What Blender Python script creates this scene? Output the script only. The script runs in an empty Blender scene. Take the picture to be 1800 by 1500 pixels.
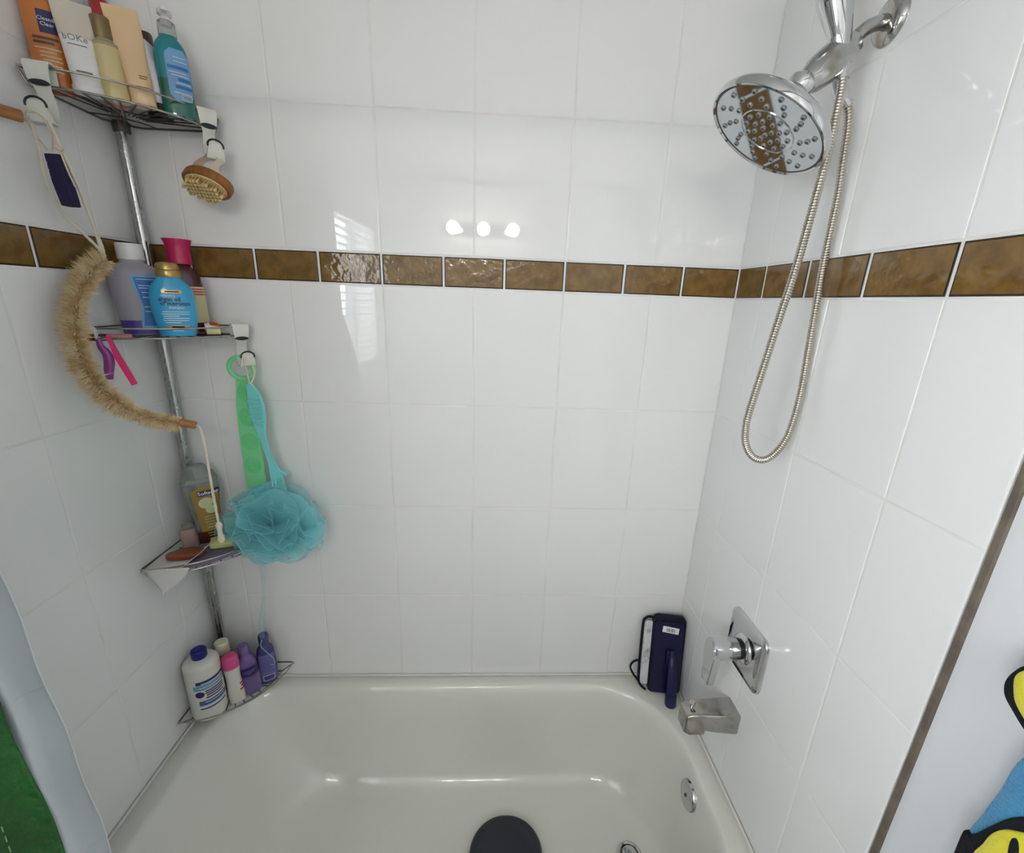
import bpy, bmesh, math, random
from mathutils import Vector, Matrix, Euler
random.seed(7)
S = bpy.context.scene
COL = S.collection
PI = math.pi
# ------------------------------------------------------------------ key measures (metres)
W = .2286                                   # large tile pitch, wide
XL, XR = -.7927, .6797                      # faces of the left and right tub walls
ZT = .40                                    # tub / tile joint
ROWS = [.40, .7085, 1.0106, 1.3147, 1.6191]  # joints below the brown band
BB, BT = 1.6191, 1.6944                     # brown band
ROWS_UP = [1.6944, 2.0013, 2.306, 2.50]
ZC = 2.50                                   # ceiling
YR = -2.45                                  # rear wall
YT = -.731                                  # end of the tiling on the side walls
# ------------------------------------------------------------------ camera
cam_d = bpy.data.cameras.new('camera'); cam = bpy.data.objects.new('camera', cam_d); COL.objects.link(cam)
cam.location = (.0625, -1.1996, 1.5945); cam.rotation_euler = (1.2702, -.0366, -.0434)
cam_d.sensor_width = 36; cam_d.lens = 786.82*36/1800
cam_d.shift_x = -11.96/1800; cam_d.shift_y = 22.94/1800; cam_d.clip_start = .01
S.camera = cam
# ------------------------------------------------------------------ world, window daylight, exposure
wd = bpy.data.worlds.new('world'); S.world = wd; wd.use_nodes = True
wd.node_tree.nodes['Background'].inputs[0].default_value = (.80, .90, 1, 1)
wd.node_tree.nodes['Background'].inputs[1].default_value = 4.0
RAD76 = math.radians(86)
def area(name, loc, rot, sx, sy, e, col=(1, 1, 1)):
    l = bpy.data.lights.new(name, 'AREA'); l.shape = 'RECTANGLE'; l.size = sx; l.size_y = sy; l.energy = e; l.color = col
    o = bpy.data.objects.new(name, l); COL.objects.link(o); o.location = loc; o.rotation_euler = rot; return o
area('window_daylight', (XL-.30, -1.84, 1.66), (0, -RAD76, 0), .95, 1.20, 23, (.95, .98, 1))
BULB = 39.0
S.view_settings.view_transform = 'Standard'; S.view_settings.look = 'None'
S.view_settings.exposure = 0.60; S.view_settings.gamma = 1; S.view_settings.use_curve_mapping = False

# ------------------------------------------------------------------ materials
def lin(c):
    f = lambda v: v/12.92 if v <= .04045 else ((v+.055)/1.055)**2.4
    return tuple(f(x/255) for x in c)
MATS = {}
def mat(name, rgb, rough=.5, metal=0, coat=0, trans=0, ior=1.45, alpha=1, bump=None, var=None, sheen=0, sss=0, rvar=None, spec=.5):
    m = bpy.data.materials.new(name); m.use_nodes = True; nt = m.node_tree; b = nt.nodes['Principled BSDF']
    c = lin(rgb); I = b.inputs
    I['Base Color'].default_value = (*c, 1); I['Roughness'].default_value = rough; I['Metallic'].default_value = metal
    I['Coat Weight'].default_value = coat; I['Coat Roughness'].default_value = .04
    I['Transmission Weight'].default_value = trans; I['IOR'].default_value = ior; I['Alpha'].default_value = alpha
    I['Sheen Weight'].default_value = sheen; I['Specular IOR Level'].default_value = spec
    if sss: I['Subsurface Weight'].default_value = sss; I['Subsurface Radius'].default_value = (.01, .01, .01)
    tc = nt.nodes.new('ShaderNodeTexCoord')
    def noise(scale, detail=3, stretch=None, coord='Object'):
        n = nt.nodes.new('ShaderNodeTexNoise'); n.inputs['Scale'].default_value = scale; n.inputs['Detail'].default_value = detail
        src = tc.outputs[coord]
        if stretch:
            mp = nt.nodes.new('ShaderNodeMapping'); mp.inputs['Scale'].default_value = stretch
            nt.links.new(src, mp.inputs[0]); src = mp.outputs[0]
        nt.links.new(src, n.inputs['Vector']); return n
    if bump:
        n = noise(bump[0], bump[3] if len(bump) > 3 else 2, bump[4] if len(bump) > 4 else None)
        bn = nt.nodes.new('ShaderNodeBump'); bn.inputs['Strength'].default_value = bump[1]; bn.inputs['Distance'].default_value = bump[2]
        nt.links.new(n.outputs[0], bn.inputs['Height']); nt.links.new(bn.outputs[0], I['Normal'])
        if coat: nt.links.new(bn.outputs[0], I['Coat Normal'])
    if var:                                  # (rgb2, scale, stretch, lo, hi)
        n = noise(var[1], 4, var[2] if len(var) > 2 else None)
        r = nt.nodes.new('ShaderNodeMapRange'); r.inputs[1].default_value = var[3] if len(var) > 3 else .35; r.inputs[2].default_value = var[4] if len(var) > 4 else .65
        nt.links.new(n.outputs[0], r.inputs[0])
        mx = nt.nodes.new('ShaderNodeMix'); mx.data_type = 'RGBA'
        mx.inputs[6].default_value = (*c, 1); mx.inputs[7].default_value = (*lin(var[0]), 1)
        nt.links.new(r.outputs[0], mx.inputs[0]); nt.links.new(mx.outputs[2], I['Base Color'])
    if rvar:                                 # (scale, lo, hi)
        n = noise(rvar[0], 4); r = nt.nodes.new('ShaderNodeMapRange'); r.inputs[1].default_value = .4; r.inputs[2].default_value = .62
        r.inputs[3].default_value = rvar[1]; r.inputs[4].default_value = rvar[2]
        nt.links.new(n.outputs[0], r.inputs[0]); nt.links.new(r.outputs[0], I['Roughness'])
    MATS[name] = m; return m
mat('tile_white', (239, 239, 238), .013, spec=.5, bump=(5, .05, .003, 1))
mat('tile_edge', (238, 238, 236), .15)
mat('grout', (242, 241, 238), .7, var=((226, 224, 219), 9))
mat('tile_brown', (132, 102, 54), .08, coat=.15, bump=(38, .5, .0030, 2), var=((106, 80, 40), 30))
mat('tile_brown_edge', (44, 32, 24), .25)
mat('paint', (225, 226, 228), .55, bump=(120, .05, .001))
mat('ceiling_paint', (214, 213, 210), .8)
mat('rear_paint', (226, 224, 220), .7)
mat('floor_tile', (226, 223, 216), .3, var=((198, 194, 186), 6))
mat('trim_brown', (118, 108, 96), .55, var=((100, 90, 80), 40))
mat('enamel', (230, 230, 222), .12, coat=.5, bump=(4, .05, .004, 1))
mat('caulk', (226, 225, 220), .5)
mat('chrome', (205, 206, 208), .07, 1)
mat('chrome_worn', (190, 190, 188), .1, 1, var=((150, 142, 130), 24, (1, 1, 1), .5, .7), rvar=(30, .05, .2))
mat('chrome_stained', (176, 174, 170), .2, 1, var=((150, 140, 126), 34, (1, 1, 1), .48, .7), rvar=(40, .1, .24))
mat('chrome_face', (196, 201, 205), .05, 1)
mat('steel_hose', (196, 190, 180), .22, 1)
mat('wire_metal', (180, 178, 172), .22, 1)
mat('wire_dark', (92, 88, 82), .4, .7)
mat('pole_metal', (168, 170, 168), .16, 1, rvar=(60, .1, .3))
mat('black_plastic', (16, 16, 18), .4)
mat('rubber_dark', (38, 42, 50), .32, bump=(14, .2, .01))
mat('nozzle', (150, 152, 150), .2, .3)
mat('nozzle_dark', (46, 46, 46), .4)
mat('hook_white', (222, 222, 214), .35)
mat('hook_pad', (24, 34, 38), .5)
mat('wood', (176, 122, 72), .5, var=((150, 98, 54), 30, (1, 1, 6)))
mat('wood_dark', (160, 104, 52), .45, var=((134, 82, 38), 26, (4, 1, 1)))
mat('bristle', (230, 206, 150), .6, var=((186, 146, 86), 60))
mat('bristle_pad', (214, 192, 140), .7)
mat('sisal', (250, 234, 196), .85, var=((226, 192, 136), 60))
mat('sisal_core', (186, 150, 96), .9)
mat('rope', (222, 214, 196), .9, bump=(350, .6, .002))
mat('strap_cloth', (214, 196, 180), .8)
mat('navy_foam', (30, 24, 66), .7, bump=(60, .3, .003))
mat('navy', (9, 10, 56), .38)
mat('navy_light', (20, 22, 74), .35)
mat('navy_cloth', (12, 12, 34), .85)
mat('pad_white', (210, 212, 212), .9, var=((150, 158, 156), 30, (1, 1, 1), .55, .7))
mat('sticker', (240, 240, 240), .6)
mat('ink', (24, 24, 26), .6)
# curtain and towel
mat('liner', (238, 245, 248), .42, trans=.05, bump=(40, .15, .003))
mat('green_cloth', (24, 86, 28), .4, var=((12, 56, 16), 10), bump=(34, .9, .010, 3))
mat('stitch', (110, 150, 96), .8)
mat('towel_blue', (62, 158, 190), .95, var=((50, 120, 178), 7), bump=(300, .8, .003), sheen=.4)
mat('towel_yellow', (226, 216, 48), .95, bump=(300, .6, .002), sheen=.3)
mat('towel_black', (14, 15, 24), .95, bump=(300, .6, .002))
# bottles
mat('orange_gel', (214, 128, 52), .18, trans=.25, coat=.4)
mat('clear_plastic', (222, 216, 204), .12, trans=.72, ior=1.2, coat=.3)
mat('clear_grey', (204, 210, 208), .12, trans=.75, ior=1.2, coat=.4)
mat('lotion_white', (228, 226, 226), .35, coat=.2)
mat('cream_beige', (206, 198, 184), .3, coat=.3)
mat('tan_gel', (206, 190, 136), .25, coat=.4)
mat('cap_bronze', (120, 102, 66), .35, .2)
mat('peach', (222, 190, 150), .35, coat=.2)
mat('dark_bottle', (62, 50, 36), .25, coat=.4)
mat('red_bottle', (168, 40, 52), .3, coat=.3)
mat('pink_pale', (200, 140, 136), .4)
mat('teal_gel', (8, 128, 138), .15, coat=.5)
mat('teal_deep', (12, 98, 84), .15, coat=.5)
mat('label_blue', (116, 164, 206), .4)
mat('label_blue_dark', (40, 112, 180), .4)
mat('label_light', (190, 214, 232), .5)
mat('logo_navy', (34, 32, 78), .4)
mat('text_light', (214, 222, 232), .5)
mat('text_white', (238, 238, 238), .5)
mat('text_dark', (40, 62, 90), .5)
mat('text_grey', (126, 126, 130), .5)
mat('lavender_plastic', (190, 186, 196), .15, trans=.35, ior=1.15, coat=.4)
mat('lavender_liquid', (74, 58, 140), .2, coat=.3)
mat('shampoo_blue', (48, 160, 210), .25, coat=.4)
mat('gold', (178, 152, 92), .3, .75)
mat('magenta_cap', (186, 28, 88), .35, coat=.2)
mat('maroon', (70, 18, 22), .2, coat=.4)
mat('label_yellow', (206, 196, 150), .5)
mat('label_red', (190, 60, 70), .5)
mat('razor_purple', (150, 62, 140), .3, coat=.3)
mat('razor_pink', (232, 34, 118), .3, coat=.3)
mat('razor_head', (92, 30, 58), .4)
mat('small_orange', (190, 84, 46), .5)
mat('small_yellow', (222, 218, 160), .5)
mat('amber_gold', (158, 128, 62), .25, coat=.3)
mat('amber_brown', (74, 40, 22), .25, coat=.3)
mat('flower', (206, 210, 160), .5)
mat('leaf', (70, 110, 50), .5)
mat('pinky_liquid', (196, 166, 156), .2, trans=.3, coat=.3)
mat('soap_brown', (132, 62, 22), .25, coat=.4, sss=.1)
mat('soap_lime', (208, 206, 142), .45, coat=.1, sss=.15, var=((190, 188, 120), 14))
mat('sponge_lavender', (124, 116, 140), .9, bump=(120, .8, .003))
mat('tissue', (226, 224, 218), .9, bump=(60, .25, .003))
mat('white_bottle', (222, 220, 212), .32, coat=.2)
mat('navy_cap', (22, 26, 120), .4)
mat('label_teal', (112, 160, 184), .45)
mat('label_navy', (38, 44, 100), .45)
mat('label_steel', (64, 106, 150), .45)
mat('pink_cap', (216, 84, 140), .35)
mat('cream_cap', (226, 222, 190), .4)
mat('purple_bottle', (112, 90, 148), .22, coat=.4)
mat('purple_dark', (56, 30, 94), .35)
mat('indigo_bottle', (68, 62, 120), .22, coat=.4)
mat('label_violet', (110, 104, 164), .45)
mat('green_silicone', (142, 234, 170), .35, trans=.1, ior=1.1, bump=(420, .5, .002))
mat('green_nub', (104, 216, 138), .4)
mat('teal_clear', (140, 230, 230), .12, trans=.2, ior=1.1, coat=.5)
mat('blind', (232, 232, 230), .5)
mat('frame_white', (232, 232, 230), .4)
def sheet_mat(name, rgb, alpha, rough=.6, transl=.5):
    m = bpy.data.materials.new(name); m.use_nodes = True; nt = m.node_tree; nt.nodes.clear()
    out = nt.nodes.new('ShaderNodeOutputMaterial'); d = nt.nodes.new('ShaderNodeBsdfDiffuse'); t = nt.nodes.new('ShaderNodeBsdfTranslucent')
    tr = nt.nodes.new('ShaderNodeBsdfTransparent'); a = nt.nodes.new('ShaderNodeMixShader'); b = nt.nodes.new('ShaderNodeMixShader')
    c = (*lin(rgb), 1); d.inputs[0].default_value = c; t.inputs[0].default_value = c
    a.inputs[0].default_value = transl; nt.links.new(d.outputs[0], a.inputs[1]); nt.links.new(t.outputs[0], a.inputs[2])
    b.inputs[0].default_value = alpha; nt.links.new(tr.outputs[0], b.inputs[1]); nt.links.new(a.outputs[0], b.inputs[2])
    nt.links.new(b.outputs[0], out.inputs[0]); MATS[name] = m
sheet_mat('mesh_net', (168, 240, 248), .35)
sheet_mat('net_edge', (176, 240, 246), .6)
sheet_mat('net_tail', (170, 222, 232), .30)
def glass_mat(name):
    m = bpy.data.materials.new(name); m.use_nodes = True; nt = m.node_tree; nt.nodes.clear()
    out = nt.nodes.new('ShaderNodeOutputMaterial'); g = nt.nodes.new('ShaderNodeBsdfGlossy'); g.inputs['Roughness'].default_value = .02
    tr = nt.nodes.new('ShaderNodeBsdfTransparent'); mx = nt.nodes.new('ShaderNodeMixShader'); mx.inputs[0].default_value = .06
    nt.links.new(tr.outputs[0], mx.inputs[1]); nt.links.new(g.outputs[0], mx.inputs[2]); nt.links.new(mx.outputs[0], out.inputs[0]); MATS[name] = m
glass_mat('pane_glass')
def emit_mat(name, col, e):
    m = bpy.data.materials.new(name); m.use_nodes = True; nt = m.node_tree; nt.nodes.clear()
    out = nt.nodes.new('ShaderNodeOutputMaterial'); em = nt.nodes.new('ShaderNodeEmission'); em.inputs[0].default_value = (*col, 1); em.inputs[1].default_value = e
    nt.links.new(em.outputs[0], out.inputs[0]); MATS[name] = m
emit_mat('bulb_glow', (1, .95, .88), BULB)

# ------------------------------------------------------------------ mesh helpers
def tag(o, label=None, cat=None, group=None, kind=None):
    if label: o['label'] = label
    if cat: o['category'] = cat
    if group: o['group'] = group
    if kind: o['kind'] = kind
    return o
def empty(name, loc=(0, 0, 0), rot=(0, 0, 0)):
    o = bpy.data.objects.new(name, None); COL.objects.link(o); o.location = loc; o.rotation_euler = rot; o.empty_display_size = .02; return o
def thing(name, label, cat, loc=(0, 0, 0), rot=(0, 0, 0), group=None):
    return tag(empty(name, loc, rot), label, cat, group)
def root_of(o):
    while o.parent: o = o.parent
    return o
def catmull(P, n=8, closed=False):
    P = [Vector(p) for p in P]; out = []; m = len(P)
    rng = range(m) if closed else range(m-1)
    for i in rng:
        if closed: a, b, c, d = P[(i-1) % m], P[i], P[(i+1) % m], P[(i+2) % m]
        else: b, c = P[i], P[i+1]; a = P[i-1] if i > 0 else b*2-c; d = P[i+2] if i+2 < m else c*2-b
        for k in range(n):
            t = k/n; out.append(.5*((2*b)+(c-a)*t+(2*a-5*b+4*c-d)*t*t+(3*b-a-3*c+d)*t**3))
    if not closed: out.append(P[-1])
    return out
class MB:
    def __init__(s): s.v = []; s.f = []; s.m = []
    def add(s, V, F, mi=0):
        o = len(s.v); s.v += [Vector(x) for x in V]; s.f += [tuple(i+o for i in q) for q in F]; s.m += [mi]*len(F); return s
    def box(s, c, d, bev=0, M=None, mi=0):
        bm = bmesh.new(); bmesh.ops.create_cube(bm, size=1)
        for v in bm.verts: v.co = Vector((v.co.x*d[0], v.co.y*d[1], v.co.z*d[2]))
        if bev: bmesh.ops.bevel(bm, geom=bm.edges[:], offset=bev, segments=2, affect='EDGES', profile=.5)
        c = Vector(c); bm.verts.index_update()
        V = [((M @ v.co) if M else v.co)+c for v in bm.verts]; F = [tuple(v.index for v in f.verts) for f in bm.faces]; bm.free()
        return s.add(V, F, mi)
    def rings(s, R, closed=True, cap0=False, cap1=False, mi=0):
        n = len(R[0]); V = [p for r in R for p in r]; F = []
        for i in range(len(R)-1):
            for j in range(n if closed else n-1):
                k = (j+1) % n; F.append((i*n+j, i*n+k, (i+1)*n+k, (i+1)*n+j))
        if cap0: F.append(tuple(reversed(range(n))))
        if cap1: F.append(tuple((len(R)-1)*n+j for j in range(n)))
        return s.add(V, F, mi)
    def tube(s, P, r, n=8, cap=True, flat=None, up=None, closed=False, mi=0):
        P = [Vector(p) for p in P]; m = len(P); rr = r if isinstance(r, (list, tuple)) else [r]*m; R = []
        prev = None
        for i, p in enumerate(P):
            if closed: t = P[(i+1) % m]-P[i-1]
            else: t = P[min(i+1, m-1)]-P[max(i-1, 0)]
            if t.length < 1e-9: t = Vector((0, 0, 1))
            t.normalize()
            if prev is None:
                u = Vector(up) if up else (Vector((0, 0, 1)) if abs(t.z) < .9 else Vector((1, 0, 0)))
                u = u-t*u.dot(t); u.normalize()
            else: u = prev-t*prev.dot(t); u.normalize()
            prev = u; w = t.cross(u)
            fl = flat if flat else 1
            R.append([p+u*(math.cos(2*PI*k/n)*rr[i])+w*(math.sin(2*PI*k/n)*rr[i]*fl) for k in range(n)])
        if closed: R.append(R[0]); cap = False
        return s.rings(R, True, cap, cap, mi)
    def ribbon(s, P, width, thick, wdir, mi=0):
        P = [Vector(p) for p in P]; wd_ = Vector(wdir).normalized(); m = len(P); R = []
        ws = width if isinstance(width, (list, tuple)) else [width]*m
        for i, p in enumerate(P):
            t = (P[min(i+1, m-1)]-P[max(i-1, 0)]).normalized(); nn = t.cross(wd_).normalized()
            a = wd_*ws[i]/2; b = nn*thick/2; R.append([p+a+b, p-a+b, p-a-b, p+a-b])
        return s.rings(R, True, True, True, mi)
    def lathe(s, prof, n=24, M=None, cap0=True, cap1=True, mi=0):
        R = []
        for r, z in prof:
            ring = [Vector((r*math.cos(2*PI*k/n), r*math.sin(2*PI*k/n), z)) for k in range(n)]
            R.append([M @ p for p in ring] if M else ring)
        return s.rings(R, True, cap0, cap1, mi)
    def build(s, name, material, parent=None, smooth=35, local=False):
        me = bpy.data.meshes.new(name); off = Vector((0, 0, 0))
        if parent and not local: off = root_of(parent).location
        me.from_pydata([tuple(v-off) for v in s.v], [], s.f); me.validate()
        ms = material if isinstance(material, (list, tuple)) else [material]
        for x in ms: me.materials.append(MATS[x])
        if len(ms) > 1 and len(me.polygons) == len(s.m):
            for p, k in zip(me.polygons, s.m): p.material_index = k
        bm = bmesh.new(); bm.from_mesh(me); bmesh.ops.recalc_face_normals(bm, faces=bm.faces); bm.to_mesh(me); bm.free()
        if smooth:
            for p in me.polygons: p.use_smooth = True
            me.set_sharp_from_angle(angle=math.radians(smooth))
        o = bpy.data.objects.new(name, me); COL.objects.link(o)
        if parent: o.parent = parent
        return o
def axisM(origin, z):
    z = Vector(z).normalized(); x = Vector((0, 1, 0)) if abs(z.y) < .9 else Vector((1, 0, 0)); x = (x-z*x.dot(z)).normalized(); y = z.cross(x)
    m = Matrix((x, y, z)).transposed().to_4x4(); m.translation = Vector(origin); return m
def text_mesh(txt, size, bold=0):
    c = bpy.data.curves.new('t', 'FONT'); c.body = txt; c.size = size; c.align_x = 'CENTER'; c.align_y = 'CENTER'; c.offset = bold; c.resolution_u = 2
    o = bpy.data.objects.new('t', c); COL.objects.link(o)
    me = bpy.data.meshes.new_from_object(o.evaluated_get(bpy.context.evaluated_depsgraph_get()))
    V = [v.co.copy() for v in me.vertices]; F = [tuple(p.vertices) for p in me.polygons]
    bpy.data.objects.remove(o); bpy.data.curves.remove(c); bpy.data.meshes.remove(me); return V, F

# ------------------------------------------------------------------ ROOM SHELL
def structure(name, mb, m, parent=None, smooth=0):
    o = mb.build(name, m, parent, smooth)
    if not parent: o['kind'] = 'structure'
    return o
TCACHE = {}
def tile_mesh(w, h, t=.0022, bev=.0022, mats=('tile_white', 'tile_edge'), rim=.0016):
    key = (round(w, 4), round(h, 4), mats)
    if key in TCACHE: return TCACHE[key]
    mb = MB(); R = []
    for ins, z in ((0, -t), (0, -.45*bev), (.3*bev, -.12*bev), (bev, 0)):
        a, b = w/2-ins, h/2-ins; R.append([Vector((-a, -b, z)), Vector((a, -b, z)), Vector((a, b, z)), Vector((-a, b, z))])
    mb.rings(R, True, False, False, 1)
    if rim and mats[0] == 'tile_brown':
        a, b = w/2-bev-rim*.5, h/2-bev-rim*.5
        R2 = [R[-1], [Vector((-a, -b, .0003)), Vector((a, -b, .0003)), Vector((a, b, .0003)), Vector((-a, b, .0003))]]
        mb.rings(R2, True, False, True, 0)
        for i in range(4): mb.m[-1-1-i] = 1
    else: mb.add(R[-1], [(0, 1, 2, 3)], 0)
    me = bpy.data.meshes.new('tile'); me.from_pydata([tuple(v) for v in mb.v], [], mb.f)
    for x in mats: me.materials.append(MATS[x])
    for p, k in zip(me.polygons, mb.m): p.material_index = k
    bm = bmesh.new(); bm.from_mesh(me); bmesh.ops.remove_doubles(bm, verts=bm.verts, dist=1e-6); bmesh.ops.recalc_face_normals(bm, faces=bm.faces); bm.to_mesh(me); bm.free()
    TCACHE[key] = me; return me
def put_tile(wall, side, u0, u1, z0, z1, gap, brown=False):
    """side 'B': u is x; 'R'/'L': u is depth from the back wall."""
    w, h = u1-u0-gap, z1-z0-gap
    if w < .006 or h < .006: return
    me = tile_mesh(w, h, mats=('tile_brown', 'tile_brown_edge') if brown else ('tile_white', 'tile_edge'))
    o = bpy.data.objects.new('brown_tile' if brown else 'tile', me); COL.objects.link(o); o.parent = wall
    u, z = (u0+u1)/2, (z0+z1)/2
    j = (lambda: random.uniform(-.0016, .0016)) if not brown else (lambda: random.uniform(-.004, .004))
    if side == 'B': o.location = (u, 0, z); o.rotation_euler = (PI/2+j(), 0, j())
    elif side == 'R': o.location = (XR, -u, z); o.rotation_euler = (PI/2+j(), 0, -PI/2+j())
    else: o.location = (XL, -u, z); o.rotation_euler = (PI/2+j(), 0, PI/2+j())
G = .0008
wb = structure('wall_back', MB().box(((XL+XR)/2, G+.05, ZC/2), (XR-XL+.24, .1, ZC)), 'grout')
wr = structure('wall_right', MB().box((XR+.004+.06, (YR-.02)/2, ZC/2), (.12, -YR-.02, ZC)), 'paint')
structure('grout_panel', MB().box((XR+G+.005, YT/2, 1.25), (.01, -YT, 2.5)), 'grout', wr)
WY0, WY1, WZ0, WZ1 = -2.36, -1.36, 1.12, 2.06
wl = MB()
for y0, y1, z0, z1 in ((YT, -.0, 0, ZC), (WY1, YT, 0, ZC), (YR, WY0, 0, ZC), (WY0, WY1, 0, WZ0), (WY0, WY1, WZ1, ZC)):
    wl.box((XL-.004-.06, (y0+y1)/2, (z0+z1)/2), (.12, y1-y0, z1-z0))
wl = structure('wall_left', wl, 'paint')
structure('grout_panel', MB().box((XL-G-.005, YT/2, 1.25), (.01, -YT, 2.5)), 'grout', wl)
structure('wall_rear', MB().box((0-.05, YR-.06, ZC/2), (1.9, .12, ZC)), 'rear_paint')
structure('ceiling', MB().box((-.05, YR/2, ZC+.05), (1.9, -YR+.24, .1)), 'ceiling_paint')
structure('floor', MB().box((-.05, YR/2, -.05), (1.9, -YR+.24, .1)), 'floor_tile')
GW, GBr = .0026, .0046
xs = [XL]+[-3*W+i*W for i in range(6)]+[XR]
zr = list(zip(ROWS[:-1], ROWS[1:]))+list(zip(ROWS_UP[:-1], ROWS_UP[1:]))
for z0, z1 in zr:
    for a, b in zip(xs[:-1], xs[1:]): put_tile(wb, 'B', a, b, z0, z1, GW)
bx = [XL]+[-3*W+i*W*2/3 for i in range(9)]+[XR]
for a, b in zip(bx[:-1], bx[1:]): put_tile(wb, 'B', a, b, BB, BT, GBr, True)
us = [0, .120, .120+W, .120+2*W, -YT]
ub = [0]+[.120+i*W*2/3 for i in range(4)]+[-YT]
for wall, side in ((wr, 'R'), (wl, 'L')):
    for z0, z1 in zr:
        for a, b in zip(us[:-1], us[1:]): put_tile(wall, side, a, b, z0, z1, GW)
    for a, b in zip(ub[:-1], ub[1:]): put_tile(wall, side, a, b, BB, BT, GBr, True)
structure('trim_1', MB().box((XR+.0035, YT-.0075, 1.25), (.009, .0095, 2.5), .001), 'trim_brown')
structure('trim_2', MB().box((XL-.0035, YT-.0075, 1.25), (.009, .0095, 2.5), .001), 'trim_brown')
# window on the left wall behind the camera, with a slatted blind
win = structure('window_1', MB(), 'frame_white') if False else None
wf = MB(); fx = XL-.08
yc, zc, hy, hz = (WY0+WY1)/2, (WZ0+WZ1)/2, (WY1-WY0)/2, (WZ1-WZ0)/2
for c, d in (((fx, WY0+.02, zc), (.05, .04, 2*hz)), ((fx, WY1-.02, zc), (.05, .04, 2*hz)), ((fx, yc, WZ0+.02), (.05, 2*hy, .04)), ((fx, yc, WZ1-.02), (.05, 2*hy, .04)), ((fx, yc, zc), (.03, .03, 2*hz))): wf.box(c, d, .003)
win = structure('window_1', wf, 'frame_white')
for s_ in (-1, 1): structure('pane', MB().box((fx, yc+s_*(hy/2), zc), (.004, hy-.05, 2*hz-.08)), 'pane_glass', win)
bl = thing('window_blind', 'white slatted blind hanging in the window opening', 'blind', (XL-.03, yc, WZ1-.02))
MB().box((XL-.03, yc, WZ1-.025), (.035, 2*hy-.02, .04), .003).build('headrail', 'blind', bl)
sl = None
for i in range(20):
    z = WZ1-.07-i*.043
    if z < WZ0+.03: break
    if sl is None:
        m_ = MB().ribbon([(-.02, 0, -.004), (-.007, 0, .001), (.007, 0, .001), (.02, 0, -.004)], 2*hy-.03, .001, (0, 1, 0)); sl = m_.build('slat', 'blind', bl, local=True); o = sl
    else: o = sl.copy(); COL.objects.link(o); o.parent = bl
    o.location = (0, 0, z-(WZ1-.02))
MB().box((XL-.03, yc, WZ0+.03), (.03, 2*hy-.03, .018), .003).build('bottom_rail', 'blind', bl)
# vanity light on the rear wall
vl = thing('vanity_light', 'three-bulb vanity light bar on the rear wall', 'lamp', (-.06, YR, 2.08))
MB().box((-.06, YR+.012, 2.08), (.62, .022, .09), .006).build('backplate', 'chrome', vl)
for i in (-1, 0, 1):
    MB().lathe([(.03, 0), (.03, .03), (.022, .035)], 20, axisM((-.06+i*.215, YR+.022, 2.08), (0, 1, 0))).build('socket', 'chrome', vl)
    m_ = MB().lathe([(.001, .0), (.02, .004), (.04, .022), (.047, .045), (.042, .07), (.022, .088), (.001, .093)], 20, axisM((-.06+i*.215, YR+.054, 2.08), (0, 1, 0))); m_.build('bulb', 'bulb_glow', vl)

# ------------------------------------------------------------------ BATHTUB
tub = thing('bathtub', 'white enamel alcove bathtub between the tiled walls', 'bathtub', ((XL+XR)/2, -.378, 0))
def rrect(x0, x1, y0, y1, r4, z, na=14, ns=10):
    # corners order: back-right, back-left, front-left, front-right (counter clockwise)
    pts = []; cs = [(x1, y1, r4[0], 0), (x0, y1, r4[1], 90), (x0, y0, r4[2], 180), (x1, y0, r4[3], 270)]
    ctr = [(x1-r4[0], y1-r4[0]), (x0+r4[1], y1-r4[1]), (x0+r4[2], y0+r4[2]), (x1-r4[3], y0+r4[3])]
    for i in range(4):
        r, a0 = r4[i], cs[i][3]
        arc = [Vector((ctr[i][0]+r*math.cos(math.radians(a0+90*k/na)), ctr[i][1]+r*math.sin(math.radians(a0+90*k/na)), z)) for k in range(na+1)]
        pts += arc
        j = (i+1) % 4; b = Vector((ctr[j][0]+r4[j]*math.cos(math.radians(a0+90)), ctr[j][1]+r4[j]*math.sin(math.radians(a0+90)), z))
        for k in range(1, ns): pts.append(arc[-1].lerp(b, k/ns))
    return pts
TX0, TX1, TY0, TY1 = XL+.002, XR-.002, -.757, -.003
def tring(l, r, f_, b, z, rs): return rrect(TX0+l, TX1-r, TY0+f_, TY1-b, rs, z)
e = .004
def rr_(a): return (a[0], a[1], a[1], a[0])
T = [tring(.0, .0, .012, 0, .0, (e,)*4), tring(0, 0, .004, 0, .36, (e,)*4), tring(0, 0, 0, 0, .385, (e,)*4), tring(.002, .002, .004, .002, .3955, (e,)*4),
     tring(.006, .006, .012, .006, .399, (e,)*4),
     tring(.046, .046, .05, .030, .3965, rr_((.245, .15))), tring(.052, .050, .058, .036, .3945, rr_((.243, .15))),
     tring(.060, .054, .065, .043, .388, rr_((.24, .15))), tring(.068, .057, .071, .050, .374, rr_((.238, .15))), tring(.080, .060, .077, .056, .350, rr_((.236, .15))),
     tring(.112, .064, .085, .064, .290, rr_((.232, .155))), tring(.150, .070, .093, .074, .225, rr_((.23, .16))), tring(.190, .078, .102, .088, .160, rr_((.225, .165))),
     tring(.212, .086, .110, .100, .125, rr_((.22, .17))), tring(.236, .100, .124, .118, .096, rr_((.21, .17))), tring(.268, .122, .146, .145, .076, rr_((.19, .16))),
     tring(.31, .165, .18, .185, .066, rr_((.16, .14))), tring(.38, .22, .23, .24, .062, rr_((.12, .11))), tring(.55, .4, .33, .34, .060, rr_((.03, .03)))]
MB().rings(T, True, False, True).build('tub_body', 'enamel', tub, smooth=60)
cb = MB()
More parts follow.
